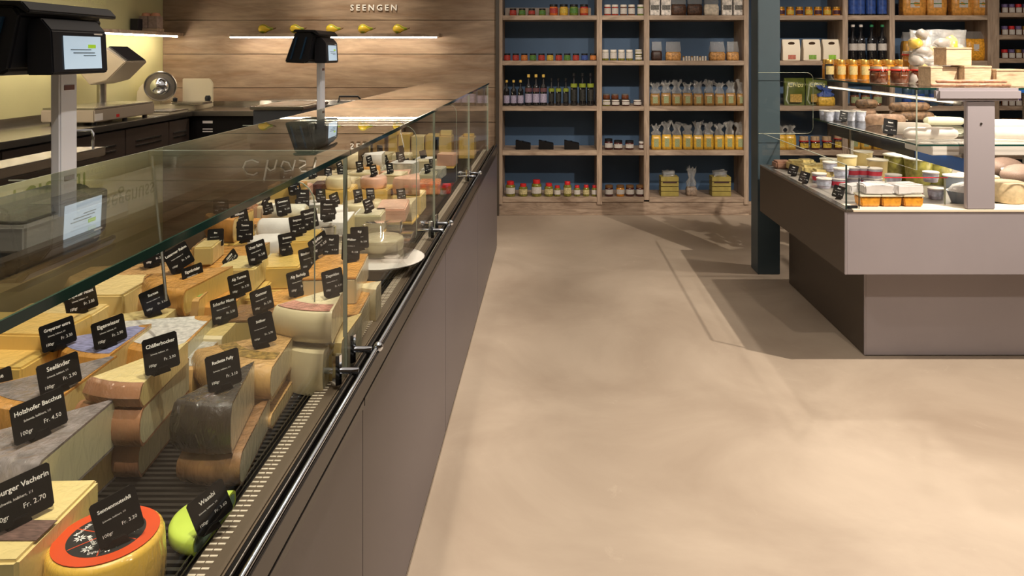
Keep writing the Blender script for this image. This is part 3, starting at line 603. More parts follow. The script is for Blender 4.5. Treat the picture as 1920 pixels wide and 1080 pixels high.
for k, y in enumerate(J[1:4]):   # transverse dividers with a rounded corner
    pts = [(-1.15, .71), (-.505, .71), (-.5, .72)]+[(-.5-.05*(1-math.cos(R(a))), 1.08+.05*math.sin(R(a))) for a in (0, 20, 40, 60, 80, 90)]+[(-1.15, 1.13)]
    q = obj('glass_divider', prism([(p_[0]+.8, p_[1]) for p_ in pts], 'y', y+.004-2.8, y+.009-2.8), GL, cc)
    bm = tube(bmesh.new(), [(p_[0]+.8, y+.0065-2.8, p_[1]) for p_ in pts[1:]], .0016, 5); obj('divider_edge', bm, mat('pale_glass_edge', (.35, .38, .3), .2), q)
for y in J[1:4]:
    for s_ in (-1, 1):
        yb = y+.055*s_
        bm = tube(bmesh.new(), [(GX-.055+.8, yb-2.8, .752), (CX-.010+.8, yb-2.8, .752)], .0065, 10)
        h_ = obj('hinge', bm, CHROME, cc, smooth=True)
        bm = tube(bmesh.new(), [(GX+.8-.005, yb-2.8, .725), (GX+.8-.005, yb-2.8, .785)], .010, 8)
        obj('clamp', bm, CHROME, h_)
    for r_, p_ in ((.011, (CX+.8, y+.075-2.8, .750)), (.010, (GX-.058+.8, y+.055-2.8, .752))): bm = bmesh.new(); bmesh.ops.create_uvsphere(bm, u_segments=14, v_segments=8, radius=r_, matrix=Matrix.Translation(p_)); obj('hinge_knob', bm, CHROME, cc, smooth=True)
for y in (J[1], J[3]):
    x, yq = -.795, y-.015
    obj('glass_clamp', L([(0, -.03), (.013, -.03), (.017, -.0056), (0, -.0056)], 12, cx=x+.8, cy=yq-2.8, z0=GT), CHROME, cc)
    bm = tube(bmesh.new(), [(-.842+.8, y-2.8, GT-.008), (-.76+.8, y-.1-2.8, .91)], .003, 6); obj('strut', bm, STEEL, cc)
# ------------------------------------------------------------------ cheese materials
def cheese(n, c, wrap=.9, var=.12, rough=.38, vs_=14): pst = not any(k in n for k in ('rind', 'wax', 'herb', 'meat')); return mat(n, c, rough, var=.06 if pst and var < .2 else var, vscale=vs_, wrap=.7 if pst else 1.0, bump=.1, bscale=45, wd=.005 if pst else .026)
Y1 = cheese('deep_yellow_cheese', srgb(224, 188, 104)); Y2 = cheese('pale_yellow_cheese', srgb(228, 204, 140)); Y3 = cheese('straw_cheese', srgb(214, 188, 124)); CR = cheese('cream_cheese', srgb(222, 206, 166)); GRP = cheese('greyish_cream_cheese', srgb(200, 192, 158))
ORG = cheese('orange_rind', srgb(208, 148, 70), var=.25); TANR = cheese('tan_rind', srgb(196, 154, 96), var=.25); BRR = cheese('brown_rind', srgb(138, 100, 64), var=.35, vs_=40); RBR = cheese('red_brown_rind', srgb(160, 112, 80), var=.25); GRR = cheese('grey_rind', srgb(136, 126, 124), var=.4, vs_=45); BKR = cheese('black_wax_rind', srgb(52, 44, 36), var=.5, wrap=1)
WHR = mat('white_bloomy_rind', srgb(226, 220, 214), .7, var=.08, vscale=25, bump=.5, bscale=60); PINK = cheese('pink_rind', srgb(216, 150, 130), var=.3); HERB = cheese('herb_speckled_top', srgb(150, 132, 84), var=.6, vs_=80)
LIME = mat('lime_green_wax', srgb(190, 212, 84), .4, var=.06, vscale=30); TEAL = cheese('pale_teal_paste', srgb(150, 178, 150)); BLUEC = cheese('blue_veined_cheese', srgb(206, 200, 180), var=.35, vs_=50)
FOIL = mat('silver_foil', srgb(190, 188, 184), .25, .7, bump=.8, bscale=40)
NM = {}
for k, v in dict(Y1='deep yellow', Y2='pale yellow', Y3='straw yellow', CR='cream', GRP='greyish cream', ORG='orange-rinded', TANR='tan-rinded', BRR='brown-rinded', RBR='reddish-rinded', GRR='grey-rinded', BKR='black-rinded', WHR='white-rinded', PINK='pink-rinded', HERB='herb-topped', LIME='lime', TEAL='pale teal', BLUEC='blue-veined').items(): NM[globals()[k].name] = v
def wedge(cx, cy, zt, h, r, d, span, paste, rind, label, bulge=.006, top=True, pr=None, group=None, name='cheese_wedge', t_=.0035):
    """cx, cy: near corner of the right cut face; d: heading of that face (0 = straight away from the camera)"""
    d = R(d); span = R(span); tx, ty = cx+r*math.sin(d), cy+r*math.cos(d); a1 = math.atan2(cy-ty, cx-tx); a0 = a1-span
    t = thing(name, label, 'cheese', (tx, ty, zt-h), 0, group); e = .0006
    n = max(4, int(math.degrees(span)/6)); q = .007; b_ = bulge; g = lambda u: b_*(1-(2*u-1)**2)
    if top:
        out = [(.001, h), (r-q, h), (r-.001, h-q*.6), (r+g(.72), h*.72), (r+bulge, h*.5), (r+g(.28), h*.28), (r-.001, q*.6), (r-q, 0), (.001, 0)]
        inn = [(.001, t_), (r-q-t_, t_), (r-t_*1.4, q), (r+g(.28)-t_, h*.28), (r+bulge-t_, h*.5), (r+g(.72)-t_, h*.72), (r-t_*1.4, h-q), (r-q-t_, h-t_), (.001, h-t_)]
    else:
        out = [(r-q, h), (r-.001, h-q*.6), (r+bulge, h*.5), (r-.001, q*.6), (r-q, 0)]
        inn = [(r-q-t_, 0), (r-t_*1.4, q), (r+bulge-t_, h*.5), (r-t_*1.4, h-q), (r-q-t_, h)]
    obj('rind', sector(out+inn, a0, a1, n), rind, t)
    pz = t_ if top else 0
    pst = [(.001, h-pz-e), (r-q-t_-e, h-pz-e), (r-t_*1.4-e, h-q), (r+g(.72)-t_-e, h*.72), (r+bulge-t_-e, h*.5), (r+g(.28)-t_-e, h*.28), (r-t_*1.4-e, q), (r-q-t_-e, pz+e), (.001, pz+e)]
    obj('paste', sector(pst, a0, a1, n), paste, t)
    if pr:   # printed paper disc on the top, follows the wedge outline
        r1, r2, m_ = pr
        obj('printed_label', sector([(r*r1, h+.0002), (r*r2, h+.0002), (r*r2, h+.001), (r*r1, h+.001)], a0+.03, a1-.03, n), m_, t)
    t['label'] = label
    return t
def block(cx, cy, zt, h, wd, ln, d, paste, rind, label, group=None, name='cheese_block', cat='cheese', bev=.004, rsides='end'):
    """cx, cy: near right corner; extends wd to the left and ln away, heading d"""
    t = thing(name, label, cat, (cx, cy, zt-h), -R(d), group)
    obj('paste', B(-wd, 0, 0, ln, 0, h, bev=bev), paste, t)
    if rind is not None:
        if rsides == 'top': obj('rind', B(-wd+.001, -.001, .001, ln-.001, h-.002, h+.0025, bev=.001), rind, t)
        else: obj('rind', B(-wd-.003, -wd+.003, .0005, ln-.0005, .0005, h-.0005, bev=.001), rind, t)
    return t
def wheel(cx, cy, zt, h, r, m, label, top=None, group=None, name='cheese_round', cat='cheese', q=.008, n=32):
    t = thing(name, label, cat, (cx, cy, zt-h), 0, group)
    obj('rind', L([(0, 0), (r-q, 0), (r-q*.3, q*.3), (r, q), (r+.002, h/2), (r, h-q), (r-q*.3, h-q*.3), (r-q, h), (0, h)], n), m, t, smooth=True)
    if top: obj('printed_label', L([(0, h+.0002), (r*top[0], h+.0002), (r*top[0], h+.001), (0, h+.001)], n), top[1], t)
    return t
LBW = mat('white_ink_label', srgb(216, 210, 204), .5, var=.35, vscale=90); LBB = mat('blue_ink_label', srgb(150, 150, 190), .5, var=.6, vscale=60, stretch=(1, 4, 1)); LBG = mat('green_ink_label', srgb(150, 190, 100), .5, var=.45, vscale=40); LBK = mat('brown_ink_label', srgb(110, 84, 76), .5, var=.6, vscale=80, stretch=(1, 5, 1))
CRT = mat('wrinkled_white_film', srgb(200, 196, 190), .4, var=.4, vscale=60, wrap=1)
# ------------------------------------------------------------------ price cards
_cm = {}
def card(x, y, z, lines, label, yaw=72, roll=0, w_=.075, h_=.052, tilt=14, group=None, mark=True):
    t = thing('price_card', label, 'card', (x, y, z), R(yaw), group)
    w_ *= .93; h_ *= .95; k = (round(w_, 4), round(h_, 4))
    if k not in _cm:
        a = obj('card_panel', prism([(-w_/2+.003, -h_/2), (w_/2-.003, -h_/2), (w_/2, -h_/2+.003), (w_/2, h_/2-.003), (w_/2-.003, h_/2), (-w_/2+.003, h_/2), (-w_/2, h_/2-.003), (-w_/2, -h_/2+.003)], 'y', -.0009, .0009), MBLACK, None)
        b = obj('card_foot', prism([(-.016, 0), (.014, 0), (.008, .012), (-.008, .012)], 'y', -.006, .010, .001), MBLACK, None)
        _cm[k] = (a.data, b.data); bpy.data.objects.remove(a); bpy.data.objects.remove(b)
    pz = h_/2*math.cos(R(roll))+w_/2*abs(math.sin(R(roll)))*.6+.004
    pn = mobj('card_panel', _cm[k][0], t, (0, math.tan(R(tilt))*pz*.6, pz), None)
    pn.rotation_euler = (-R(tilt), R(roll), 0)
    mobj('card_foot', _cm[k][1], t, (0, .003, 0))
    if mark and lines:
        s = w_/.075
        text(lines[0], PRINT, pn, (0, -.00105, h_*.27), size=.0108*s if len(lines[0]) < 14 else .0088*s, bold=.00018, ext=.00005)
        text('Schweiz, halbhart, 1/1', PRINT, pn, (-.003, -.00105, h_*.03), size=.0044*s, ext=.00005)
        text('100gr', PRINT, pn, (-w_*.28, -.00105, -h_*.27), size=.0078*s, ext=.00005)
        text('Fr. '+lines[1], PRINT, pn, (w_*.22, -.00105, -h_*.2), size=.0084*s, ext=.00005)
    return t
def Pc(px, py, Z): return P(px, py, Z)
def W(px, py, zt, h, r, d, span, paste, rind, label, **k):
    x, y = P(px, py, zt); return wedge(x, y, zt, h, r, d, span, paste, rind, label, **k)
def K_(px, py, zt, h, wd, ln, d, paste, rind, label, **k):
    x, y = P(px, py, zt); return block(x, y, zt, h, wd, ln, d, paste, rind, label, **k)
def CD(px, py, z, lines, label=None, **k):
    """px, py: foot of the card on something at height z"""
    x, y = P(px, py, z); return card(x, y, z+.0003, lines, label or f'black price card reading {lines[0]} in white', **k)
DT = .7003
# --- near rows (each: px, py of the near right top corner, top height, thickness, radius, heading, span) ---
K_(32, 1052, .805, .1047, .20, .17, -2, Y2, TANR, 'large pale yellow block under the Freiburger Vacherin card at the bottom corner', rsides='end')
x, y = P(32, 1052, .805); tag(obj('printed_band', B(x-.13, x-.002, y+.035, y+.075, .8055, .8065), LBK), 'brown printed paper band lying on the large pale block at the bottom corner', 'paper band')
x, y = P(200, 1003, .782)
ch = wheel(x, y, .782, .0817, .067, cheese('yellow_wax_round', srgb(230, 184, 74), var=.05), 'whole round yellow cheese with red ring and black patterned label on top')
RR = mat('red_ring_label', srgb(208, 74, 30), .4, var=.06, vscale=20)
q = obj('label_ring', L([(.045, .0820), (.061, .0820), (.061, .0827), (.045, .0827), (.045, .0820)], 40), RR, ch); q['label'] = 'red paper ring'
q = obj('label_disc', L([(0, .0820), (.0448, .0820), (.0448, .0829), (0, .0829)], 40), INK, ch); q['label'] = 'black label with white edelweiss motifs'
for k in range(6):
    a = k*math.pi/3+.3; bm = bmesh.new()
    for j in range(8):
        b = j*math.pi/4; c_, s_ = math.cos(b), math.sin(b); px_, py_ = .030*math.cos(a), .030*math.sin(a)
        v = [bm.verts.new((px_+u*c_-w2*s_, py_+u*s_+w2*c_, .0831)) for u, w2 in ((.001, 0), (.004, .0011), (.0078, 0), (.004, -.0011))]; bm.faces.new(v)
    obj('edelweiss_motif', bm, PRINT, ch)
    me = text_mesh('Mutschli', .0075, .0001, 1, .00005); mobj('lettering', me, ch, (.017*math.cos(a+.52), .017*math.sin(a+.52), .0831), (0, 0, a+.52+1.57)) if k % 2 else mobj('lettering', me, ch, (.036*math.cos(a+.52), .036*math.sin(a+.52), .0831), (0, 0, a+.52-1.57))
    bm = B(.010, .044, -.0007, .0007, .08295, .0832); obj('label_spoke', bm, RR, ch, rot=(0, 0, a+.52))
if not text_mesh('Mutschli', .0075, .0001, 1, .00005).materials: text_mesh('Mutschli', .0075, .0001, 1, .00005).materials.append(PRINT)
wedge(*P(362, 1012, .728), .728, .0277, .062, 4, 178, TEAL, LIME, 'lime green half-moon cheese lying on the bare black tray', bulge=.001)
# holzhofer stack
W(100, 930, .762, .0617, .20, 0, 48, Y2, GRR, 'pale slab under the grey-rinded Holzhofer Bacchus wedge')
W(72, 868, .842, .079, .19, -2, 50, GRP, GRR, 'grey-rinded wedge with the Holzhofer Bacchus card, pale cut face', bulge=.012)
# seelaender
W(100, 838, .765, .0647, .22, -1, 45, Y3, ORG, 'yellow slab under the wedge carrying the Seeländer card')
W(82, 768, .848, .082, .21, -2, 50, Y3, ORG, 'yellow wedge with mottled grey top under the Seeländer card', pr=(.05, .9, GRR))
# tower
W(262, 828, .7628, .0625, .21, -6, 35, GRP, RBR, 'bottom wedge of the tower of three reddish-rinded cheeses', bulge=.008)
W(265, 768, .826, .063, .205, -6, 35, GRP, RBR, 'middle wedge of the tower of three reddish-rinded cheeses', bulge=.008)
W(264, 722, .866, .0395, .185, -4, 33, Y2, RBR, 'thin top wedge of the tower of three, pale top, under the Chällerhocker card', bulge=.006, top=False)
# black wedge stack
W(452, 850, .757, .0567, .20, -8, 30, GRP, BRR, 'brown-rinded wedge under the shiny black-rinded one near the vent strip', bulge=.01)
W(434, 758, .840, .0825, .17, -10, 34, GRP, BKR, 'shiny film-wrapped black-rinded wedge with the Raclette Fully card', bulge=.008)
# yellow half wheel stack
W(508, 780, .728, .0277, .24, -4, 46, Y2, TANR, 'lowest slab under the yellow half wheel near the front glass', bulge=.002)
W(506, 735, .756, .0277, .235, -4, 46, Y2, TANR, 'second slab under the yellow half wheel near the front glass', bulge=.002)
W(508, 692, .816, .0597, .20, -5, 62, CR, TANR, 'yellow half wheel with embossed ring of dots on top of the slab stack', bulge=.006, pr=(.62, .78, mat('embossed_dots', srgb(150, 120, 60), .5, var=.7, vscale=120)))
# left big blocks
K_(40, 690, .832, .075, .26, .16, 0, Y1, TANR, 'large deep yellow block under the Greyerzer extra card', rsides='end')
K_(66, 782, .757, .0567, .24, .22, 0, Y3, TANR, 'tall golden slab below the large Greyerzer extra block')
K_(97, 628, .862, .055, .30, .12, 3, Y1, TANR, 'flat-topped yellow block at the left frame edge behind the Greyerzer extra card')
K_(92, 690, .80, .0997, .30, .20, 0, Y2, TANR, 'yellow block supporting the flat-topped one at the left edge')
K_(152, 603, .832, .08, .18, .13, -3, Y2, TANR, 'pale yellow block under the Greyerzer rezent card')
K_(168, 690, .75, .0497, .2, .22, 0, Y1, TANR, 'deep yellow slab low between the two Greyerzer blocks')
K_(232, 553, .852, .07, .13, .16, -2, Y2, Y1, 'bright yellow brick with a lit flat top behind the Greyerzer rezent card')
K_(250, 625, .772, .0717, .16, .2, 0, Y1, TANR, 'deep yellow brick under the brightly lit one')
W(203, 668, .832, .1317, .17, -3, 62, Y3, ORG, 'golden wedge with blue striped label under the Eigenwieser card', pr=(.15, .93, LBB), bulge=.008)
W(288, 612, .822, .0607, .15, -4, 58, Y2, TANR, 'small pale-topped wedge under the Sursee card', top=False)
W(270, 690, .761, .0607, .17, -3, 60, Y1, ORG, 'orange wedge low behind the tower of three')
W(336, 658, .822, .1217, .20, -6, 85, GRP, ORG, 'broad orange-rinded wedge with a large white ring label', pr=(.2, .9, LBW), bulge=.008)
W(362, 690, .79, .0897, .17, -4, 55, Y1, TANR, 'yellow wedge with crumpled white printed film between tower and half wheel', pr=(.1, .95, CRT))
W(372, 562, .832, .1317, .20, -6, 70, Y1, TANR, 'tall tan wedge with a green and white label under the Eigenbrötler card', pr=(.12, .9, LBG), bulge=.008)
W(415, 633, .80, .0997, .15, -4, 60, Y3, CR, 'cream-topped wedge under the Scharfer Maxx card', top=False)
K_(548, 600, .802, .1017, .15, .11, -5, Y3, BRR, 'speckled brown-rinded block with herb top under the Gommer card', rsides='top')
W(432, 575, .805, .1047, .17, -4, 70, Y1, ORG, 'orange wedge curving below the Alp Tumma card')
W(590, 572, .812, .1117, .21, -6, 50, Y2, ORG, 'orange-topped wedge with pale cut side under the Alp Bachalp card', pr=(.1, .95, ORG))
W(606, 660, .795, .0947, .14, 0, 55, GRP, CR, 'pale wedge with shining white top behind the yellow half wheel', top=False)
W(622, 585, .872, .0667, .18, -6, 45, GRP, CR, 'tall pale wedge with pinkish rim close to the first glass joint', pr=(.75, .97, PINK))
W(640, 640, .80, .0997, .17, 0, 40, GRP, Y3, 'pale slab under the pink-rimmed wedge by the first glass joint')
K_(668, 522, .850, .065, .13, .22, -6, CR, ORG, 'big rectangular cream block with orange top on the far side of the first glass joint', rsides='top')
K_(672, 592, .785, .0847, .12, .26, -4, CR, ORG, 'orange-topped slab under the big rectangular cream block', rsides='top')
# second band
W(345, 545, .862, .06, .20, 8, 60, Y1, ORG, 'big golden wedge lying behind the first cards, smooth yellow cut face')
W(300, 540, .842, .07, .24, -20, 95, Y2, TANR, 'large half wheel with a pale top ring under the Emmentaler card', bulge=.01)
W(330, 590, .772, .0717, .2, -6, 75, Y1, ORG, 'golden wedge under the large half wheel')
K_(232, 530, .80, .0997, .07, .10, 10, BRR, BRR, 'dark nutty brown block half hidden under the counter glass edge')
K_(398, 463, .882, .05, .05, .11, -8, Y3, TANR, 'small film-wrapped straw block standing on the golden wheel')
W(425, 500, .832, .1317, .26, 4, 62, Y1, ORG, 'very large golden wedge with a broad bright yellow cut face')
K_(478, 503, .852, .06, .09, .13, -6, Y2, CR, 'pale film-wrapped block under the Urner Rahm card', rsides='end')
K_(480, 560, .79, .0897, .12, .15, -6, Y1, TANR, 'golden block under the pale one with the Urner Rahm card')
K_(560, 500, .825, .06, .11, .15, -6, Y1, CR, 'yellow brick between two cards in the middle of the display')
K_(556, 545, .765, .0647, .13, .15, -6, Y1, TANR, 'deep yellow base brick in the middle of the display')
K_(585, 452, .862, .07, .09, .15, -5, Y1, TANR, 'golden brick with the Bergrose card close to the glass divider')
K_(590, 500, .79, .0897, .11, .15, -5, Y2, TANR, 'yellow brick below the golden one near the glass divider')
W(628, 500, .80, .0997, .14, -10, 60, Y2, ORG, 'wedge with orange top just in front of the small soft cheese')
W(705, 540, .80, .0997, .06, 0, 60, CR, CR, 'narrow cream wedge in shadow beside the big rectangular block')
# white log cheeses, domes and the remaining rows
def logc(px, py, z, r, ln, yaw, m, label, group=None, cat='cheese', name='cheese_log', film=False):
    x, y = P(px, py, z); t = thing(name, label, cat, (x, y, z), R(yaw), group)
    q = obj('rind', L([(0, 0), (r*.85, 0), (r, r*.25), (r, ln-r*.25), (r*.85, ln), (0, ln)], 18), m, t, smooth=True, rot=(0, R(90), 0), loc=(-ln/2, 0, r))
    obj('cut_face', L([(0, ln+.0003), (r*.8, ln+.0003), (r*.8, ln+.0012), (0, ln+.0012)], 18), CR, t, rot=(0, R(90), 0), loc=(-ln/2, 0, r)); return t
logc(530, 450, .79, .036, .15, 4, WHR, 'thick white log cheese lying crosswise, front one of two')
logc(560, 475, .72, .033, .13, 2, WHR, 'white log cheese below and in front of the thick one')
logc(535, 418, .80, .034, .15, 0, BLUEC, 'rear pale log cheese by the second row of cards')
x, y = P(735, 512, DT); wheel(x, y, .755, .0545, .035, WHR, 'small white crinkled soft round cheese beside the domed plate', q=.012)
x, y = P(716, 470, .775); t = thing('cake_plate', 'round white plate holding a pale cheese under a clear dome', 'plate', (x, y, .735))
obj('plate', L([(0, 0), (.09, 0), (.13, .014), (.134, .018), (.128, .019), (.09, .006), (0, .006)], 32), WHITE, t, smooth=True); obj('foot', L([(0, -.0345), (.06, -.0345), (.03, -.02), (.03, 0), (0, 0)], 20), WHITE, t)
PL = glass('clear_plastic', (.93, .9, .88), 1.6, .03, 0)
def dome(px, py, z, wd, dp, h, label, m=PL):
    x, y = P(px, py, z); t = thing('clear_dome', label, 'dome', (x, y, z))
    bm = B(-wd/2, wd/2, -dp/2, dp/2, 0, h, bev=min(wd, dp, h)*.42); obj('dome_shell', bm, m, t, smooth=True)
    obj('rim', B(-wd/2-.006, wd/2+.006, -dp/2-.006, dp/2+.006, -.002, .003, bev=.002), m, t); return t
dome(716, 470, .7562, .19, .18, .09, 'clear dome over the pale cheese on the white plate')
x, y = P(716, 468, .7562); wheel(x, y, .80, .043, .07, GRP, 'pale soft cheese under the larger clear dome')
dome(612, 470, .79, .10, .13, .07, 'smaller clear plastic dome close to the glass divider')
x, y = P(612, 468, .79); wheel(x, y, .83, .039, .035, BLUEC, 'mottled cheese under the smaller clear dome')
x, y = P(612, 468, .79); block(x+.07, y-.08, .789, .0887, .14, .16, 0, CR, GRR, 'grey-cream block carrying the smaller clear dome')
dome(440, 440, .80, .12, .10, .05, 'low clear plastic hood at the rear behind the pale block'); x, y = P(440, 440, .80); block(x+.07, y-.06, .799, .0987, .14, .12, 0, WHR, None, 'white block carrying the low clear hood at the rear')
# cards on the near half
CD(38, 985, .806, ('Freiburger Vacherin', '2.70'), yaw=62, w_=.085, h_=.058, label='largest black price card reading Freiburger Vacherin at the bottom corner')
CD(222, 1022, .783, ('Sennenmutschli', '3.20'), yaw=46, w_=.056, h_=.058, roll=-10, label='black price card reading Sennenmutschli stuck in the red-ringed round')
CD(398, 996, .729, ('Wasabi', '3.60'), yaw=58, w_=.06, h_=.052, roll=-14, label='black price card reading Wasabi against the lime green cheese')
CD(78, 820, .843, ('Holzhofer Bacchus', '4.50'), yaw=68, w_=.082, h_=.056)
CD(115, 735, .849, ('Seeländer', '2.90'), yaw=70)
CD(-12, 760, .80, ('Rahmkäse', '3.10'), yaw=70, label='price card cut off by the left edge of the picture')
CD(305, 700, .867, ('Chällerhocker', '3.90'), yaw=55, w_=.062, h_=.06)
CD(422, 732, .841, ('Raclette Fully', '3.10'), yaw=52, w_=.062, h_=.06)
CD(112, 655, .833, ('Greyerzer extra', '3.30'), yaw=72)
CD(208, 650, .833, ('Eigenwieser', '2.90'), yaw=70)
CD(155, 588, .833, ('Greyerzer rezent', '3.00'), yaw=75, w_=.085)
CD(292, 592, .823, ('Sursee', '3.10'), yaw=50, w_=.06, h_=.055, roll=-12)
CD(365, 540, .833, ('Eigenbrötler', '3.20'), yaw=74, w_=.072)
CD(337, 512, .863, ('Luzerner Rahm', '3.40'), yaw=55, w_=.066, h_=.06, roll=-20)
CD(291, 500, .843, ('Emmentaler', '2.60'), yaw=70, w_=.075)
CD(423, 606, .80, ('Scharfer Maxx', '3.30'), yaw=60, w_=.068, h_=.056)
CD(493, 652, .817, ('Stilfser', '3.70'), yaw=35, w_=.05, h_=.062, roll=-8, label='narrow price card standing on the yellow half wheel')
CD(592, 635, .796, ('Geisskäse', '4.10'), yaw=30, w_=.055, h_=.062, label='grey-looking price card on the shining white top near the glass joint')
CD(494, 588, .804, ('Gommer', '3.70'), yaw=66, w_=.068, h_=.055)
CD(452, 556, .806, ('Alp Tumma', '3.70'), yaw=66, w_=.07, h_=.055)
CD(563, 555, .813, ('Alp Bachalp', '3.80'), yaw=58, w_=.07, h_=.06)
CD(627, 556, .873, ('Ziegenkäse', '4.30'), yaw=54, w_=.058, h_=.056, label='faint price card on the pink-rimmed wedge behind the glass')
CD(484, 495, .853, ('Urner Rahm', '3.40'), yaw=75, w_=.08, h_=.056)
CD(434, 503, .833, ('Alpkäse', '3.20'), yaw=80, w_=.06, h_=.03, roll=-25, label='small slanted price card low on the large golden wedge')
CD(582, 510, .826, ('Bündner Berg', '3.20'), yaw=62, w_=.068, h_=.062)
CD(541, 478, .826, ('Brezzana', '3.30'), yaw=52, w_=.058, h_=.06)
CD(560, 443, .863, ('Bergrose', '3.60'), yaw=55, w_=.058, h_=.058)
CD(600, 478, .862, ('Napfkäse', '3.30'), yaw=74, w_=.085, h_=.045, roll=-12)
CD(622, 485, .83, ('Napf', '3.30'), yaw=40, w_=.05, h_=.062, roll=8, label='price card leaning behind the glass divider edge')
CD(660, 492, .852, ('Walliser', '3.50'), yaw=40, w_=.055, h_=.07, roll=10, label='tall price card on the big rectangular cream block')
CD(676, 470, .852, ('Rigi', '3.50'), yaw=44, w_=.06, h_=.062, roll=6, label='second price card on the far end of the big rectangular block')
CD(461, 455, .84, ('Tomme', '3.80'), yaw=52, w_=.056, h_=.06, roll=8)
CD(452, 428, .852, ('Halloumi', '3.90'), yaw=68, w_=.075, h_=.055)
CD(404, 465, .86, ('Bio', '3.60'), yaw=20, w_=.045, h_=.05, label='price card seen almost edge-on beside the small wrapped straw block')
CD(504, 402, .852, ('Brie', '3.40'), yaw=70, w_=.05, h_=.035); CD(533, 405, .852, ('Camembert', '3.20'), yaw=62, w_=.066, h_=.06)
CD(583, 430, .863, ('Saanenkäse', '3.50'), yaw=62, w_=.068, h_=.06)
CD(616, 416, .85, ('Chaource', '4.10'), yaw=40, w_=.055, h_=.068, roll=6)
CD(553, 366, .86, ('Bauernspeck', '4.90'), yaw=64, w_=.066, h_=.062); CD(569, 390, .85, ('Mocke', '3.10'), yaw=40, w_=.05, h_=.062, roll=6)
# --- far rows: laid out along the counter, everything a thing of its own -------------------
rnd = random.Random(11)
PAL = [(Y1, TANR), (Y2, TANR), (CR, WHR), (GRP, WHR), (Y3, BRR), (CR, ORG), (BLUEC, WHR), (Y2, RBR), (CR, CR), (Y1, ORG)]
rows = []; y = 2.30
NAMES = ['Fontina', 'Taleggio', 'Manchego', 'Roquefort', 'Gorgonzola', 'Morbier', 'Comté', 'Pecorino', 'Brie', 'Ziger', 'Belper', 'Reblochon', 'Vacherin', 'Sbrinz', 'Feta', 'Mozzarella', 'Burrata', 'Cheddar', 'Stilton', 'Epoisses', 'Munster', 'Tomme', 'Caprino', 'Chaumes', 'Provolone', 'Ricotta', 'Parmesan', 'Asiago', 'Raclette', 'Tête', 'Appenzell', 'Tilsiter', 'Limburger', 'Saint Marc', 'Bleu', 'Cantal']
ni = 0; ri = 0
WORDS = ['first', 'second', 'third', 'fourth', 'fifth', 'sixth', 'seventh', 'eighth', 'ninth', 'tenth', 'eleventh', 'twelfth', 'thirteenth', 'fourteenth', 'fifteenth']
ZH = glass('cling_bag', (.9, .9, .88), 1.5, .25)
SAL = cheese('salmon_pink_meat', srgb(222, 134, 84), var=.3, vs_=40); HAM = cheese('dark_cured_meat', srgb(96, 48, 36), var=.5, vs_=60); PLK = cheese('pale_pink_cheese', srgb(226, 176, 150), var=.2)
while y < 4.55:
    n = 4 if ri % 2 == 0 else 5; xs = -1.10
    for c in range(n):
        wd = rnd.uniform(.105, .15); x1 = xs+wd
        if x1 > -.555: break
        zt = .70+rnd.choice([.09, .12, .14, .16])+(.03 if c < 2 else 0); ln = rnd.uniform(.13, .18)
        pa, rd = PAL[rnd.randrange(len(PAL))]
        special = None
        if 2.25 < y < 3.1 and c > 1: pa, rd = rnd.choice([(CR, WHR), (GRP, WHR), (Y2, WHR), (CR, CR)])
        if 3.0 < y < 3.6: pa, rd = rnd.choice([(CR, CR), (SAL, SAL), (PLK, PLK), (CR, WHR), (Y1, ORG)])
        if y > 3.9 and c > 1: pa, rd = rnd.choice([(GRP, WHR), (CR, CR), (BLUEC, WHR), (PLK, PLK)])
        if y > 3.85: zt = .70+rnd.choice([.055, .07, .085]); h_far = True
        pos = f'{WORDS[c]} from service side, {WORDS[ri]} row past the log cheeses'
        kind = rnd.random(); h = zt-DT
        if kind < .4:
            o_ = wedge(x1, y, zt, min(h, .075), wd*1.15, rnd.uniform(-14, 6), rnd.uniform(45, 80), pa, rd, f'{NM.get(pa.name, "pale")} wedge, {pos}')
            base = zt-min(h, .075)
        elif kind < .8:
            block(x1, y, zt, min(h, .07), wd*.85, ln*.8, rnd.uniform(-10, 8), pa, rd, f'{NM.get(pa.name, "pinkish")} block, {pos}', rsides=rnd.choice(['top', 'end']))
            base = zt-min(h, .07)
        else:
            wheel(x1-wd*.5, y+.06, zt, min(h, .05), wd*.42, rd if rd is not BRR else WHR, f'{NM.get(rd.name, "pale")} round cheese, {pos}', n=24); base = zt-min(h, .05)
        if base > DT+.01:
            pb, rb = PAL[rnd.randrange(len(PAL))]
            block(x1+.004, y-.004, base-.0004, base-.0004-DT, wd*.93, ln, rnd.uniform(-4, 4), pb, rb, f'{NM[pb.name]} supporting slab, {pos}')
        if rnd.random() < .62:
            k = NAMES[ni % len(NAMES)] + ('' if ni < len(NAMES) else ' rezent'); ni += 1
            card(x1-wd*.45, y+.045, zt+.0006, (k, f'{rnd.choice([2,3,4])}.{rnd.choice(["20","50","90","40"])}'), f'distant card lettered {k}, {pos}', yaw=rnd.uniform(48, 84), roll=rnd.uniform(-14, 12), w_=.055, h_=.048, mark=y < 4.2)
        xs = x1+.012
    y += .185; ri += 1
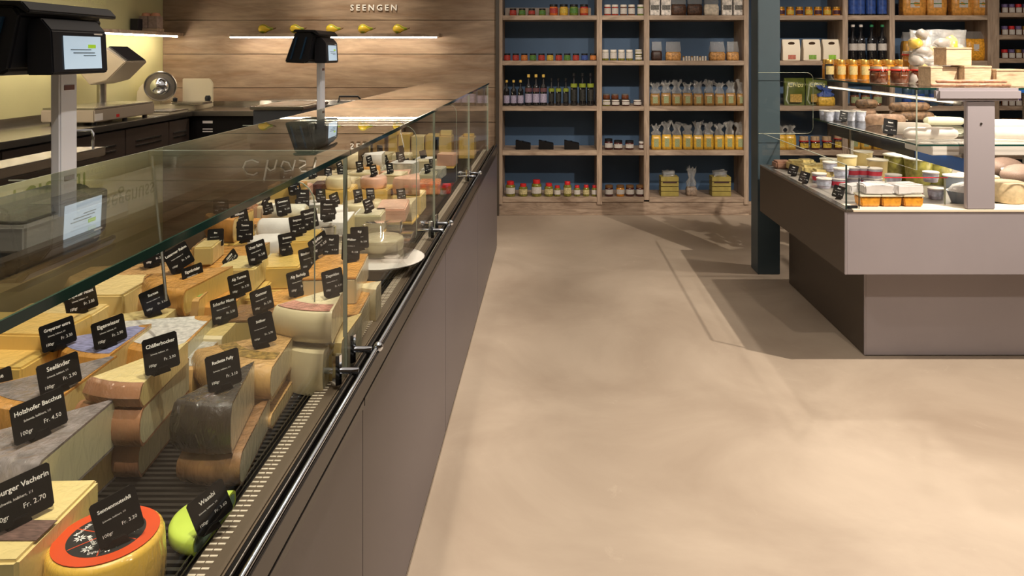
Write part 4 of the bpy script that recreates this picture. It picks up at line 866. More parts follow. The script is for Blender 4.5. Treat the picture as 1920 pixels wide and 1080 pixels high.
# cured meats, soft goods and the yellow stack at the end
for (px, py, z, wd, ln, h, m, lab) in ((848, 405, .80, .05, .16, .04, SAL, 'orange salmon-coloured wrapped slab near the second hinge'), (825, 345, .79, .10, .16, .05, SAL, 'bright orange sliced block near the far hinge'), (470, 392, .86, .12, .10, .05, RBR, 'brick-coloured ham block at the rear under the glass edge'), (575, 352, .87, .08, .12, .045, PLK, 'pinkish ham block behind the glass divider'), (760, 392, .82, .11, .2, .05, PLK, 'long pale pink slab running away in the middle'), (737, 355, .80, .07, .09, .03, HAM, 'dark red cured meat piece among the far cards'), (640, 345, .86, .12, .10, .05, HAM, 'dark jar-like cured meat block at the rear')):
    if py < 400 or px < 600: K_(px, py, z, h, wd, ln, -6, m, None, lab)
t_i = 0
for (px, py, w_, h_, m) in ((720, 258, .11, .13, TANR), (745, 262, .07, .08, Y1), (768, 278, .09, .09, Y1), (795, 282, .10, .08, Y2), (824, 280, .11, .08, Y1), (846, 282, .13, .09, Y1), (889, 284, .12, .07, Y1), (846, 262, .075, .035, Y2), (888, 266, .07, .02, Y1), (700, 275, .09, .11, Y3)):
    Y_ = 4.95 + (.04 if t_i in (7, 8) else 0); x_ = PX(px, Y_); zt = PZ(py-26, Y_)
    if t_i in (7, 8): 
        base = PZ((282, 284)[t_i-7]-26, 4.95); x_ = PX(px, 4.97); block(x_, 4.98, base+h_+.0006, h_, w_, .06, 0, m, TANR, ('small yellow block on top of the far end stack', 'thin yellow slab on top of the last far end block')[t_i-7])
    else: block(x_, 4.95, zt, zt-DT, w_*.85, .14, 0, m, TANR, f'yellow block standing against the far end glass, {ordn(t_i if t_i < 7 else 7, 9)}', 'yellow blocks at the far end')
    t_i += 1
# little jars and packs hanging in the front channel
x_, y_ = P(858, 362, .7165); t = thing('sauce_jar', 'small red sauce jar standing on the front channel near the far hinge', 'jar', (-.505, y_, .7165)); obj('jar_body', L([(0, 0), (.022, 0), (.024, .03), (0, .034)], 14), JC['red'], t); obj('lid', L([(0, .0342), (.02, .0342), (.02, .045), (0, .045)], 14), RED, t)
# ------------------------------------------------------------------ scales on the service side
SCR = mat('lit_screen', srgb(170, 190, 206), .2, emit=.38)
def display_scale(Y0, label, group=None):
    t = thing('counter_scale', label, 'scale', (-1.236, Y0, .9055), 0, group); o = (1.236, -Y0, -.9055)
    def q(nm, bm, m, par=None, lab=None):
        bmesh.ops.translate(bm, verts=bm.verts, vec=o); z = obj(nm, bm, m, par or t)
        if lab: z['label'] = lab
        return z
    d = Y0-1.89
    q('scale_body', B(-1.60, -1.245, 1.73+d, 2.17+d, .925, .99, bev=.006), WHITE); q('weighing_plate', B(-1.59, -1.255, 1.74+d, 2.16+d, .992, .999, bev=.003), STEEL)
    for x in (-1.58, -1.27):
        for y in (1.76+d, 2.13+d): q('foot', L([(0, 0), (.014, 0), (.014, .0195), (0, .0195)], 10, cx=x, cy=y, z0=.9055), BLACK)
    q('pole', B(-1.272, -1.246, 1.86+d, 1.93+d, .9055, 1.40, bev=.004), ALU, lab='aluminium pole'); q('name_plate', B(-1.2455, -1.2445, 1.875+d, 1.915+d, 1.305, 1.318), mat('brown_badge', srgb(110, 70, 70), .5))
    # operator terminal, a hooded wedge leaning toward the service side
    q('operator_terminal', prism([(-1.39, 1.352), (-1.285, 1.347), (-1.262, 1.36), (-1.235, 1.49), (-1.25, 1.511), (-1.335, 1.511)], 'y', 1.70+d, 2.02+d, .006), BLACK)
    q('terminal_hood', prism([(-1.345, 1.5115), (-1.24, 1.5115), (-1.212, 1.492), (-1.205, 1.50), (-1.225, 1.522), (-1.335, 1.525)], 'y', 1.69+d, 2.04+d, .003), BLACK)
    for k in range(2): q('cable_clip', prism([(-1.36+.05*k, 1.37), (-1.352+.05*k, 1.37), (-1.32+.05*k, 1.485), (-1.328+.05*k, 1.485)], 'y', 1.692+d, 1.70+d), mat('dark_blue_plastic', srgb(24, 56, 84), .35))
    # customer display, faces the aisle
    c = q('customer_display', prism([(-1.2445, 1.348), (-1.185, 1.348), (-1.18, 1.352), (-1.185, 1.455), (-1.21, 1.484), (-1.2445, 1.484)], 'y', 1.735+d, 1.955+d, .005), BLACK)
    q('screen', prism([(-1.1795, 1.361), (-1.1785, 1.361), (-1.1825, 1.443), (-1.1835, 1.443)], 'y', 1.775+d, 1.925+d), SCR, c, 'glowing pale blue screen')
    q('screen_logo', B(-1.1812, -1.1797, 1.87+d, 1.90+d, 1.413, 1.422), mat('screen_green', srgb(150, 190, 40), .4, emit=.3), c)
    for z_, a, b_ in ((1.408, 1.80, 1.88), (1.400, 1.81, 1.895), (1.393, 1.85, 1.90)): q('screen_text', B(-1.1812, -1.179, a+d, b_+d, z_, z_+.0022), mat('screen_grey', srgb(90, 110, 120), .4), c)
    q('maker_badge', B(-1.1855, -1.1838, 1.90+d, 1.935+d, 1.4475, 1.451), PRINT, c)
    return t
display_scale(1.93, 'near counter scale on an aluminium pole with glowing customer screen')
display_scale(4.10, 'far counter scale with small grey screen before the gourd shelf')
# tray with chrome hooks on the service side
t = thing('steel_tray', 'long steel tray with chrome end handles behind the near scale', 'tray', (-1.83, 2.62, .905))
obj('tray_body', B(-.07, .07, -.34, .34, .09, .125, bev=.004), STEEL, t); obj('tray_base', B(-.09, .078, -.3, .3, -.9, .0895), DPANEL, t)
for y in (-.3, .27): obj('handle', tube(bmesh.new(), [(.062, y, .126), (.062, y, .185), (.05, y+.01, .195), (-.04, y+.01, .195), (-.05, y, .185), (-.05, y, .126)], .005, 8), CHROME, t, smooth=True)
t = thing('wrapping_station', 'blue-grey box with steel-rimmed top left of the far scale', 'cabinet', (-1.78, 4.9, 0))
obj('body', B(-.16, .16, -.02, .5, .01, 1.03, bev=.004), mat('blue_grey_panel', srgb(84, 88, 98), .4), t); obj('steel_rim', B(-.175, .175, -.04, .52, 1.0305, 1.052, bev=.005), STEEL, t); obj('top_sheet', B(-.14, .14, 0, .48, 1.0525, 1.056), mat('tan_board', srgb(178, 150, 120), .5), t)
# rear benches
LB_ = thing('rear_bench', 'long dark rear bench with steel worktop along the green wall', 'bench', (-3.1, 4.2, 0))
def lbp(nm, x0, x1, y0, y1, z0, z1, m, bev=0, par=None): return obj(nm, B(x0+3.1, x1+3.1, y0-4.2, y1-4.2, z0, z1, bev=bev), m, par or LB_)
lbp('carcass', -3.36, -2.885, 1.6, 5.94, .1, .899, MBLACK); lbp('plinth', -3.36, -2.93, 1.6, 5.94, 0, .099, MBLACK)
lbp('worktop', -3.368, -2.84, 1.6, 5.94, .90, .94, STEEL, .003); lbp('splashback', -3.368, -3.352, 1.6, 5.94, .9405, .995, STEEL, .002)
DR = mat('dark_drawer_front', srgb(74, 64, 58), .35)
y = 5.61
yy_ = [(5.615, 5.925), (5.04, 5.605), (4.47, 5.03), (3.90, 4.46), (3.33, 3.89), (2.76, 3.32), (2.2, 2.75)]
for a, b in yy_:
    d_ = lbp('drawer', -2.884, -2.862, a, b, .69, .885, DR, .002); m_ = (a+b)/2
    lbp('handle', -2.8615, -2.855, m_-.17 if b-a > .4 else m_-.1, m_+.17 if b-a > .4 else m_+.1, .79, .80, STEEL, .001, d_); lbp('handle', -2.8615, -2.855, m_-.17 if b-a > .4 else m_-.1, m_+.17 if b-a > .4 else m_+.1, .755, .765, STEEL, .001, d_)
    lbp('door', -2.884, -2.862, a, b, .11, .68, DR, .002)
CB = thing('corner_bench', 'dark bench with steel worktop along the oak plank wall', 'bench', (-2.2, 6.2, 0))
def cbp(nm, x0, x1, y0, y1, z0, z1, m, bev=0): return obj(nm, B(x0+2.2, x1+2.2, y0-6.2, y1-6.2, z0, z1, bev=bev), m, CB)
cbp('carcass', -3.36, -1.25, 5.98, 6.49, .1, .899, MBLACK); cbp('plinth', -3.36, -1.25, 6.02, 6.49, 0, .099, MBLACK); cbp('worktop', -3.368, -1.2, 5.945, 6.494, .90, .94, STEEL, .003); cbp('splashback', -3.368, -1.2, 6.478, 6.494, .9405, .985, STEEL, .002)
for k, (z_, h_) in enumerate(((.84, .02), (.79, .008), (.77, .008))): cbp('paper_label', -2.78, -2.70, 5.977, 5.9795, z_, z_+h_, PAPER)
t = thing('sink_rail', 'rounded steel tank lid on the bench under the oak wall, right of the wrapping box', 'lid', (PX(585, 6.2), 6.2, .9405))
obj('lid_shell', B(-.42, .42, -.14, .14, .0, .075, bev=.03), STEEL, t, smooth=True); obj('handle', tube(bmesh.new(), [(.25, -.1, .07), (.27, -.15, .11), (.42, -.15, .11), (.44, -.1, .07)], .008, 8), BLACK, t)
# bench scale
t = thing('bench_scale', 'flat steel bench scale with angular display head on a post by the green wall', 'scale', (-3.05, 5.08, .9405), 0)
GS = mat('warm_grey_metal', srgb(176, 164, 148), .35, .3)
obj('scale_body', B(-.17, .17, -.36, .36, .022, .10, bev=.006), GS, t); obj('weighing_plate', B(-.168, .168, -.35, .35, .101, .112, bev=.004), STEEL, t)
for x in (-.13, .13):
    for y in (-.3, .05, .3): obj('foot', L([(0, 0), (.016, 0), (.016, .0215), (0, .0215)], 10, cx=x, cy=y), BLACK, t)
obj('paper_label', B(.1702, .1712, -.355, -.27, .03, .075), PAPER, t); obj('red_badge', B(.1702, .1712, -.12, -.085, .035, .055), RED, t)
obj('post', L([(0, .1125), (.03, .1125), (.03, .36), (0, .36)], 16, cx=-.12, cy=.2), STEEL, t, smooth=False)
hd = obj('display_head', prism([(-.20, .34), (-.12, .22+.02), (.0, .27), (.13, .40), (-.02, .50), (-.22, .48)], 'y', .06, .34, .006), GS, t)
obj('display_window', prism([(-.02+.012, .503), (.125, .408), (.13, .412), (-.01+.012, .508)], 'y', .09, .31), BLACK, hd)
# slicer
t = thing('meat_slicer', 'cream and steel meat slicer with a round blade cover on the rear bench', 'slicer', (-3.19, 6.15, .9405), 0); t.scale = (.9, .9, .9)
SL = mat('cream_enamel', srgb(206, 196, 172), .3); 
obj('base', B(-.17, .36, -.14, .24, .0, .05, bev=.01), SL, t); obj('motor_housing', prism([(-.175, .051), (.06, .051), (.06, .25), (-.10, .25), (-.165, .19)], 'y', -.14, .1, .02), SL, t)
obj('blade_guard', L([(0, 0), (.13, 0), (.135, .012), (.125, .025), (0, .025)], 36), STEEL, t, loc=(.05, -.13, .215), rot=(R(90), 0, R(20)), smooth=False)
obj('blade_rim', L([(.12, .026), (.13, .026), (.13, .033), (.12, .033), (.12, .026)], 36), CHROME, t, loc=(.05, -.13, .215), rot=(R(90), 0, R(20)))
obj('blade_cover', L([(0, .034), (.078, .034), (.072, .10), (.03, .125), (0, .125)], 28), CHROME, t, loc=(.05, -.13, .215), rot=(R(90), 0, R(20)), smooth=True)
obj('guard_plate', prism([(-.13, .055), (.15, .055), (.15, .24), (.12, .28), (-.13, .28)], 'y', -.008, .008, .006), SL, t, loc=(.30, .03, 0)); obj('carriage', B(.18, .46, -.2, .0, .055, .075, bev=.006), STEEL, t)
obj('knob', L([(0, 0), (.022, 0), (.026, .03), (.018, .05), (0, .05)], 14), BLACK, t, loc=(.46, -.1, .08)); obj('knob', L([(0, 0), (.018, 0), (.02, .03), (0, .04)], 14), BLACK, t, loc=(.2, -.17, .08))
# cutting tray right of slicer
t = thing('oven_tray', 'shallow cream and dark tray on the bench in front of the slicer', 'tray', (-2.93, 5.72, .9405)); obj('tray_body', B(-.09, .09, -.14, .14, 0, .02, bev=.004), SL, t); obj('tray_edge', B(-.095, .095, -.145, .145, .0205, .026, bev=.002), STEEL, t)
# boxes on the green wall shelf
t = thing('bag_dispenser', 'two printed boxes with pinkish tops beside a black block on the corner shelf', 'box', (-3.27, 6.1, 1.5775))
obj('black_block', B(-.09, -.06+.03, -.12, -.03, 0, .10), BLACK, t)
for k in range(2): obj('box_front', B(-.06+.075*k, .01+.075*k, -.05, .05, .026, .125, bev=.002), mat('grey_printed_card', srgb(150, 130, 120), .6, var=.3, vscale=40), t); obj('box_top', L([(0, .126), (.038, .126), (.03, .15), (0, .155)], 12, cx=-.025+.075*k), mat('pinkish_card', srgb(200, 140, 110), .6), t)
obj('box_base', B(-.065, .09, -.055, .055, 0, .025), WOODX, t)
# gourds
GO = bpy.data.materials.new('striped_gourd_skin'); GO.use_nodes = True; nt = GO.node_tree; p = nt.nodes['Principled BSDF']; N = nt.nodes.new; K = nt.links.new
tc = N('ShaderNodeTexCoord'); sp = N('ShaderNodeSeparateXYZ'); K(tc.outputs['Object'], sp.inputs[0]); at = N('ShaderNodeMath'); at.operation = 'ARCTAN2'; K(sp.outputs[1], at.inputs[0]); K(sp.outputs[2], at.inputs[1])
mu = N('ShaderNodeMath'); mu.operation = 'MULTIPLY'; mu.inputs[1].default_value = 7; K(at.outputs[0], mu.inputs[0]); si = N('ShaderNodeMath'); si.operation = 'SINE'; K(mu.outputs[0], si.inputs[0])
cr = N('ShaderNodeValToRGB'); K(si.outputs[0], cr.inputs[0]); e = cr.color_ramp.elements; mu2 = N('ShaderNodeMath'); mu2.operation = 'MULTIPLY_ADD'; mu2.inputs[1].default_value = .5; mu2.inputs[2].default_value = .5; K(si.outputs[0], mu2.inputs[0]); K(mu2.outputs[0], cr.inputs[0]); e[0].position = .05; e[0].color = (*srgb(120, 140, 30), 1); e[1].position = .35; e[1].color = (*srgb(232, 200, 60), 1); K(cr.outputs[0], p.inputs['Base Color']); p.inputs['Roughness'].default_value = .35
for i, px in enumerate((497, 556, 624, 684, 749)):
    t = thing('striped_gourd', f'small yellow green striped gourd on the lit oak shelf, {ordn(i,5)} of five', 'gourd', (PX(px, 6.4), 6.4, PZ(68, 6.4)+.0225), (.1, -.15, 0, .2, -.1)[i], 'gourds on the lit shelf'); t.scale = (1.2, 1.2, 1.2)
    bm = bmesh.new(); n_ = 16; rg = []
    for s_, r_ in ((0, .0), (.006, .016), (.02, .029), (.036, .033), (.055, .028), (.072, .017), (.09, .011), (.105, .008)):
        rg.append([bm.verts.new((s_-.05, r_*math.cos(2*math.pi*k/n_)*(1+.06*math.cos(8*2*math.pi*k/n_)), .034+r_*math.sin(2*math.pi*k/n_)*(1+.06*math.cos(8*2*math.pi*k/n_)))) for k in range(n_)] if r_ else [bm.verts.new((-.05, 0, .034))])
    for a, b in zip(rg, rg[1:]):
        for k in range(n_):
            if len(a) == 1: bm.faces.new((a[0], b[k], b[(k+1) % n_]))
            else: bm.faces.new((a[k], b[k], b[(k+1) % n_], a[(k+1) % n_]))
    bm.faces.new(rg[-1][::-1]); bmesh.ops.recalc_face_normals(bm, faces=bm.faces)
    me_o = obj('gourd_body', bm, GO, t, smooth=True); bmx = tube(bmesh.new(), [(.055, 0, .034), (.068, 0, .037), (.075, 0, .042)], [.006, .004, .0035], 6); obj('stem', bmx, mat('gourd_stem', srgb(110, 84, 50), .7), t)
# ------------------------------------------------------------------ teal column
col = obj('column', B(-.07, .07, -.081, .081, 0, 2.9495, bev=.003), COLUMN, None, (1.387, 4.807, 0)); tag(col, 'square teal-grey steel column between the shelf wall and the island case', 'column')
# ------------------------------------------------------------------ island case
isl = thing('island_case', 'silver-grey island display case with low glass and two merchandise tiers', 'counter', (2.2, 3.95, 0))
def ip(nm, x0, x1, y0, y1, z0, z1, m, bev=0, lab=None, par=None):
    q = obj(nm, B(x0-2.2, x1-2.2, y0-3.95, y1-3.95, z0, z1, bev=bev), m, par or isl)
    if lab: q['label'] = lab
    return q
SIDE = mat('dark_side_panel', srgb(66, 56, 46), .45)
XE = 3.05
ip('base_side', 1.455, 1.475, 3.462, 4.543, .004, .424, SIDE, .001); ip('base_front', 1.462, XE-.1, 3.454, 3.461, .004, .424, PANEL2, .001); ip('corner_strip', 1.455, 1.4615, 3.452, 3.4615, .004, .424, PANEL2, .001)
ip('base_core', 1.476, XE-.1, 3.463, 4.54, .002, .42, SIDE)
ip('box_side', 1.30, 1.315, 3.298, 4.62, .425, .70, SIDE, .001); ip('box_front', 1.309, XE, 3.29, 3.297, .425, .70, PANEL2, .001); ip('corner_strip', 1.30, 1.3085, 3.288, 3.2975, .425, .70, PANEL2, .001)
ip('box_core', 1.316, XE, 3.299, 4.62, .427, .69, SIDE)
ip('rim', 1.298, 1.335, 3.286, 4.622, .7005, .712, STEEL, .002); ip('rim', 1.3355, XE, 3.286, 3.33, .7005, .712, WARMW, .002); ip('rim', 1.3355, XE, 4.58, 4.622, .7005, .712, STEEL, .002)
TR = mat('grey_case_tray', srgb(132, 126, 118), .4)
ip('tray', 1.336, XE, 3.331, 4.579, .691, .708, TR, .001); ip('air_grille', 1.336, XE, 3.335, 3.42, .7085, .7115, WARMW, .001)
def ig(x0, x1, y0, y1, z0, z1, nm='glass_pane', m=GL): return ip(nm, x0, x1, y0, y1, z0, z1, m)
ig(1.306, 1.312, 3.30, 4.6, .7125, .906); EG = mat('dark_joint', (.02, .035, .03), .2); PE = mat('pale_glass_edge', (.35, .38, .3), .2)
ip('glass_edge', 1.3055, 1.3125, 3.2965, 3.2995, .7125, .906, EG); ip('glass_edge', 1.3055, 1.3125, 3.30, 4.6, .9062, .9085, PE)
ig(1.3135, 1.366, 3.30, 3.306, .7125, .85); ip('glass_edge', 1.3662, 1.3685, 3.30, 3.306, .7125, .85, EG); ip('glass_clamp', 1.32, 1.366, 3.308, 3.325, .7125, .724, BLACK, .002)
T2, T1 = .995, 1.246
for z, nm in ((T2, 'shelf_pane'), (T1, 'shelf_pane')):
    ig(1.64, XE, 3.32, 4.64, z-.008, z, nm); ip('glass_edge', 1.6375, 1.6397, 3.32, 4.64, z-.008, z, GEDGE); ip('glass_edge', 1.64, XE, 3.3172, 3.3198, z-.008, z, GEDGE)
ig(1.632, 1.637, 3.33, 4.64, .88, T1-.010); ip('glass_edge', 1.6315, 1.6375, 3.3265, 3.3295, .88, T1-.010, PE)
pts = [(1.30, .90), (1.60, .90)]+[(1.60+.04*math.sin(R(a)), .94-.04*math.cos(R(a))) for a in (20, 45, 70, 90)]+[(1.64, 1.24)]+[(1.60+.04*math.cos(R(a)), 1.24+.04*math.sin(R(a))) for a in (20, 45, 70, 90)]+[(1.45, 1.28), (1.30, 1.28)]
q = obj('end_pane', prism([(a-2.2, b) for a, b in pts], 'y', 4.65-3.95, 4.656-3.95), GL, isl); obj('pane_edge', tube(bmesh.new(), [(a-2.2, 4.653-3.95, b) for a, b in pts], .002, 5), PE, q)
for z, lw in ((.931, 1), (1.165, 1)):
    ip('tier_rail', 1.84, 1.856, 3.335, 4.95, z, z+.02, STEEL, .002); ip('tier_rail', 2.75, 2.766, 3.335, 4.95, z, z+.02, STEEL, .002)
    q = ip('light_strip', 1.826, 1.838, 3.4, 4.9, z+.008, z+.016, mat('case_led', (1, .88, .7), emit=.8)); q['label'] = 'glowing strip under the tier'
ip('dark_rail', 1.858, 1.872, 3.81, 4.95, .865, .93, BLACK, .001); ip('blue_reflection_board', 1.858, 1.872, 3.34, 3.80, .865, .93, mat('bright_blue_reflection', srgb(32, 96, 180), .35), .001, 'bright blue reflection strip'); ip('dark_rail', 1.875, 2.74, 4.90, 4.915, .865, .93, BLACK, .001)  # blue board stands in for a reflection in the case glass
ip('blue_reflection_board', 2.70, 2.745, 3.6, 4.8, 1.175, 1.19, mat('bright_blue_reflection', srgb(32, 96, 180), .35))  # second blue reflection line, modelled as a solid bar
ip('white_drawer', 1.72, 2.73, 3.36, 3.62, .94, .985, WHITE, .003)
UP = mat('lilac_grey_metal', srgb(164, 156, 160), .4)
q = ip('upright', 1.838, 1.962, 3.29, 3.318, .7125, 1.189, UP, .003, 'broad flat lilac-grey upright'); ip('cross_head', 1.70, 2.075, 3.275, 3.318, 1.19, 1.247, UP, .012); obj('screw', L([(0, 0), (.006, 0), (.005, .003), (0, .003)], 10), STEEL, q, loc=(1.90-2.2, 3.29-3.95, 1.09), rot=(R(90), 0, 0))
ip('upright', 2.74, 2.76, 4.3, 4.33, .7125, 1.23, STEEL); ip('upright', 1.845, 1.865, 4.58, 4.60, .7125, .93, STEEL)
area('tier_light', (2.1, 4.0, 1.225), .8, 2.5, (1, .88, .7), sy=1.0); area('tier_light', (2.2, 4.0, .925), .7, 4, (1, .88, .7), sy=1.0)
def at(px, py, Z): x, y = P(px, py, Z); return (x, y, Z+.0004)
# --- top tier
HJ = body('golden_honey', srgb(196, 128, 30), .15)
for i in range(9):
    jar('honey_jar', f'cream-labelled honey jar on the island top, {ordn(i,9)} of nine', 'jar', (1.665+.056*i, 4.45-.035*i, T1+.0003), .026, .115, HJ if i else DK, GOLD, lab_m('cream_label', srgb(220, 196, 130), .3), 'honey jars on the island top', lidh=.2, labh=(.25, .68))
for i in range(9):
    jar('honey_jar', f'honey jar behind the front row on the island top, {ordn(i,9)} of nine', 'jar', (1.675+.056*i, 4.52-.035*i, T1+.0003), .026, .118, HJ, GOLD, None, 'rear honey jars on the island top', lidh=.2)
PRS = mat('red_rubber', srgb(200, 52, 36), .5); CL = mat('clear_lid_glass', srgb(170, 160, 140), .15, coat=1)
for i in range(4):
    jar('clip_jar', f'clip-top jar of dark preserve with red seal, lower row, {ordn(i,4)} of four', 'jar', (1.70+.098*i, 3.86-.02*i, T1+.0003), .045, .085, JC['brown'], CL, None, 'clip-top jars on the island', lidh=.2, lidr=.95, seal=PRS)
for i in range(3):
    x_, y_ = 1.93+.092*i, 3.99; jar('clip_jar', f'clip-top jar of amber preserve raised behind the others, {ordn(i,3)} of three', 'jar', (x_, y_, T1+.0705), .043, .095, JC['honey'], CL, None, 'raised clip-top jars', lidh=.2, lidr=.95, seal=PRS)
tag(obj('glass_riser', B(1.88, 2.16, 3.94, 4.04, T1+.0003, T1+.07), CL), 'low block under the raised clip-top jars', 'riser')
rn = random.Random(5)
t = thing('dumpling_bag', 'big clear bag stuffed with white and yellow wrapped pieces behind the wooden boxes', 'bag', (1.995, 3.84, T1+.0005), 0)
WP = mat('white_wrapped_piece', srgb(170, 162, 154), .35, var=.4, vscale=25, wrap=.8); YP = mat('yellow_wrapped_piece', srgb(216, 176, 60), .35, wrap=.8)
for i in range(21):
    bm = bmesh.new(); bmesh.ops.create_icosphere(bm, subdivisions=2, radius=1); a = i
    for v in bm.verts: v.co *= 1+rn.uniform(-.12, .12)
    q = obj('wrapped_piece', bm, YP if i % 3 == 1 else WP, t, smooth=True); q.scale = (.050, .032, .030); q.location = (-.12+.064*(i % 4)+.034*((i//4) % 2)+rn.uniform(-.01, .01), rn.uniform(-.02, .01), .032+.043*(i//4)); q.rotation_euler = (rn.uniform(-1, 1), rn.uniform(-1, 1), rn.uniform(0, 3))
bm = bmesh.new(); rows_ = []
for j in range(9):
    u = j/8; row = []; nn = 20
    for k in range(nn):
        a = 2*math.pi*k/nn; sw = (.148 if u > .1 else .12)*(1-.04*math.sin(u*3)); row.append(bm.verts.new((sw*math.copysign(abs(math.cos(a))**.6, math.cos(a))+rn.uniform(-.004, .004), (.055*(1-u**3*.9))*math.sin(a)+rn.uniform(-.003, .003), u*.275+rn.uniform(-.004, .004)*(j > 0))))
    rows_.append(row)
for a, b in zip(rows_, rows_[1:]):
    for k in range(20): bm.faces.new((a[k], a[(k+1) % 20], b[(k+1) % 20], b[k]))
obj('bag_film', bm, CLEARF, t)
def crate(x, y, z, w_, h_, d_, label, rz=0):
    t = thing('wooden_box', label, 'box', (x, y, z), rz, 'pale wooden boxes'); obj('box_side', B(-w_/2, w_/2, -d_/2, -d_/2+.006, 0, h_, bev=.001), CRATE, t); obj('box_side', B(-w_/2, w_/2, d_/2-.006, d_/2, 0, h_, bev=.001), CRATE, t)
    for s_ in (-1, 1): obj('box_side', B(s_*w_/2-(.006 if s_ > 0 else 0), s_*w_/2+(.006 if s_ < 0 else 0), -d_/2+.0063, d_/2-.0063, 0, h_, bev=.001), CRATE, t)
    obj('box_lid', B(-w_/2-.002, w_/2+.002, -d_/2-.002, d_/2+.002, h_+.0005, h_+.010, bev=.002), CRATE, t)
BY = 3.52
def bx(px): return PX(px, BY)
crate(bx(1768), BY+.05, T1+.0005, .125, .082, .12, 'pale wooden box at the left of the bottom row of three'); crate(bx(1820), BY, T1+.0005, .125, .085, .12, 'pale wooden box in the middle of the bottom row, under the stacked one'); crate(bx(1874), BY-.03, T1+.0005, .135, .07, .12, 'pale wooden box at the right end of the row'); crate(bx(1792), BY+.03, T1+.0005+.0965, .118, .075, .115, 'pale wooden box topmost of the stack')
SAU = mat('pinkish_snack_stick', srgb(190, 140, 112), .4, var=.3, vscale=60)
for i in range(9):
    x_ = 1.78+.035*i; t = obj('sausage_stick', tube(bmesh.new(), [(-.055, 0, 0), (-.05, 0, 0), (0, .003, .001), (.05, 0, 0), (.055, 0, 0)], [.003, .008, .0088, .008, .003], 10), SAU, None, (x_, 3.38+.02*(i % 3), T1+.0095+(.0165 if i % 3 == 1 else 0)), (0, 0, rn.uniform(-.15, .15)), smooth=True)
    tag(t, f'thin pinkish dried sausage stick on the island top, {ordn(i,9)} of nine', 'sausage', 'dried sausage sticks')
# --- middle tier
CUPB = mat('blue_white_print', srgb(186, 190, 206), .4, var=.45, vscale=55)
for i in range(8):
    x_, y_ = 1.675+.064*(i % 4), 4.56-.08*(i//4); t = thing('yogurt_cup', f'blue and white yogurt cup on the middle tier, {("rear","front")[i//4]} row, {ordn(i%4,4)}', 'cup', (x_, y_, T2+.0003), 0, 'yogurt cups on the middle tier'); obj('cup_body', L([(0, 0), (.024, 0), (.029, .055), (0, .055)], 16), CUPB, t); obj('foil_lid', L([(0, .0552), (.031, .0552), (.031, .058), (0, .058)], 16), WHITE, t)
SLB = mat('mottled_brown_salami', srgb(112, 84, 58), .6, var=.75, vscale=50, bump=.6, bscale=50); SLP = mat('pinkish_white_salami', srgb(184, 150, 126), .6, var=.5, vscale=35, bump=.5, bscale=50); SLW = mat('white_mould_salami', srgb(226, 216, 204), .7, var=.08, vscale=20, bump=.4, bscale=30)
def salami(px, py, z, ln, r, m, label, rz=0, zl=0):
    x, y, _ = at(px, py, z); x = max(x, 1.66+ln/2*math.cos(rz)); t = thing('salami', label, 'sausage', (x, y, z+r+.0004+zl), rz)
    obj('sausage_body', tube(bmesh.new(), [(-ln/2, 0, 0), (-ln*.47, 0, 0), (-ln*.4, .002, 0), (-ln*.15, .006, 0), (ln*.15, .006, 0), (ln*.4, .0, 0), (ln*.47, 0, 0), (ln/2, 0, 0)], [r*.15, r*.6, r*.93, r, r, r*.93, r*.6, r*.15], 14), m, t, smooth=True)
    obj('string_end', tube(bmesh.new(), [(ln/2, 0, 0), (ln/2+.012, 0, -.002)], .002, 6), WARMW, t)
salami(1620, 222, T2, .15, .032, SLP, 'stubby pink and white salami just behind the left card on the middle tier', .1); salami(1625, 222, T2, .14, .030, SLB, 'stubby brown speckled salami stacked on the pink and white one', .15, .06)
salami(1710, 226, T2, .26, .028, SLB, 'long dark speckled salami, lower of the rear pair', -.05); salami(1705, 226, T2, .25, .028, SLB, 'long dark speckled salami lying on top of the rear pair', .02, .055)
salami(1660, 235, T2, .22, .032, SLP, 'pinkish salami behind the white ones, near the tier corner', -.08); salami(1770, 235, T2, .22, .024, mat('greenish_white_salami', srgb(196, 196, 170), .6, bump=.4, bscale=40), 'slim pale greenish salami behind the grey upright', -.15)
salami(1700, 252, T2, .24, .030, SLW, 'white mould-covered salami, rear of the front pair', -.1); salami(1745, 262, T2, .25, .030, SLW, 'white mould-covered salami lying nearest the tier edge', -.06)
for k, (px, py) in enumerate(((1890, 245), (1905, 262))): salami(px, py, T2, .24, .030, SLW, ('white salami beyond the grey upright, rear one', 'white salami beyond the grey upright, front one')[k], -.1)
def icard(px, py, z, label, yaw=-8, **k): x, y, _ = at(px, py, z); card(max(x, 1.66) if z > .9 else x, y, z+.0006, ('Salami', '6.50') if z > .9 else ('Ziger', '3.80'), label, yaw=yaw, **k)
icard(1582, 229, T2, 'small black card before the yogurt cups on the middle tier', roll=12, w_=.05, h_=.06); icard(1670, 255, T2, 'black card leaning on the white salami on the middle tier', w_=.07, h_=.08, roll=8)
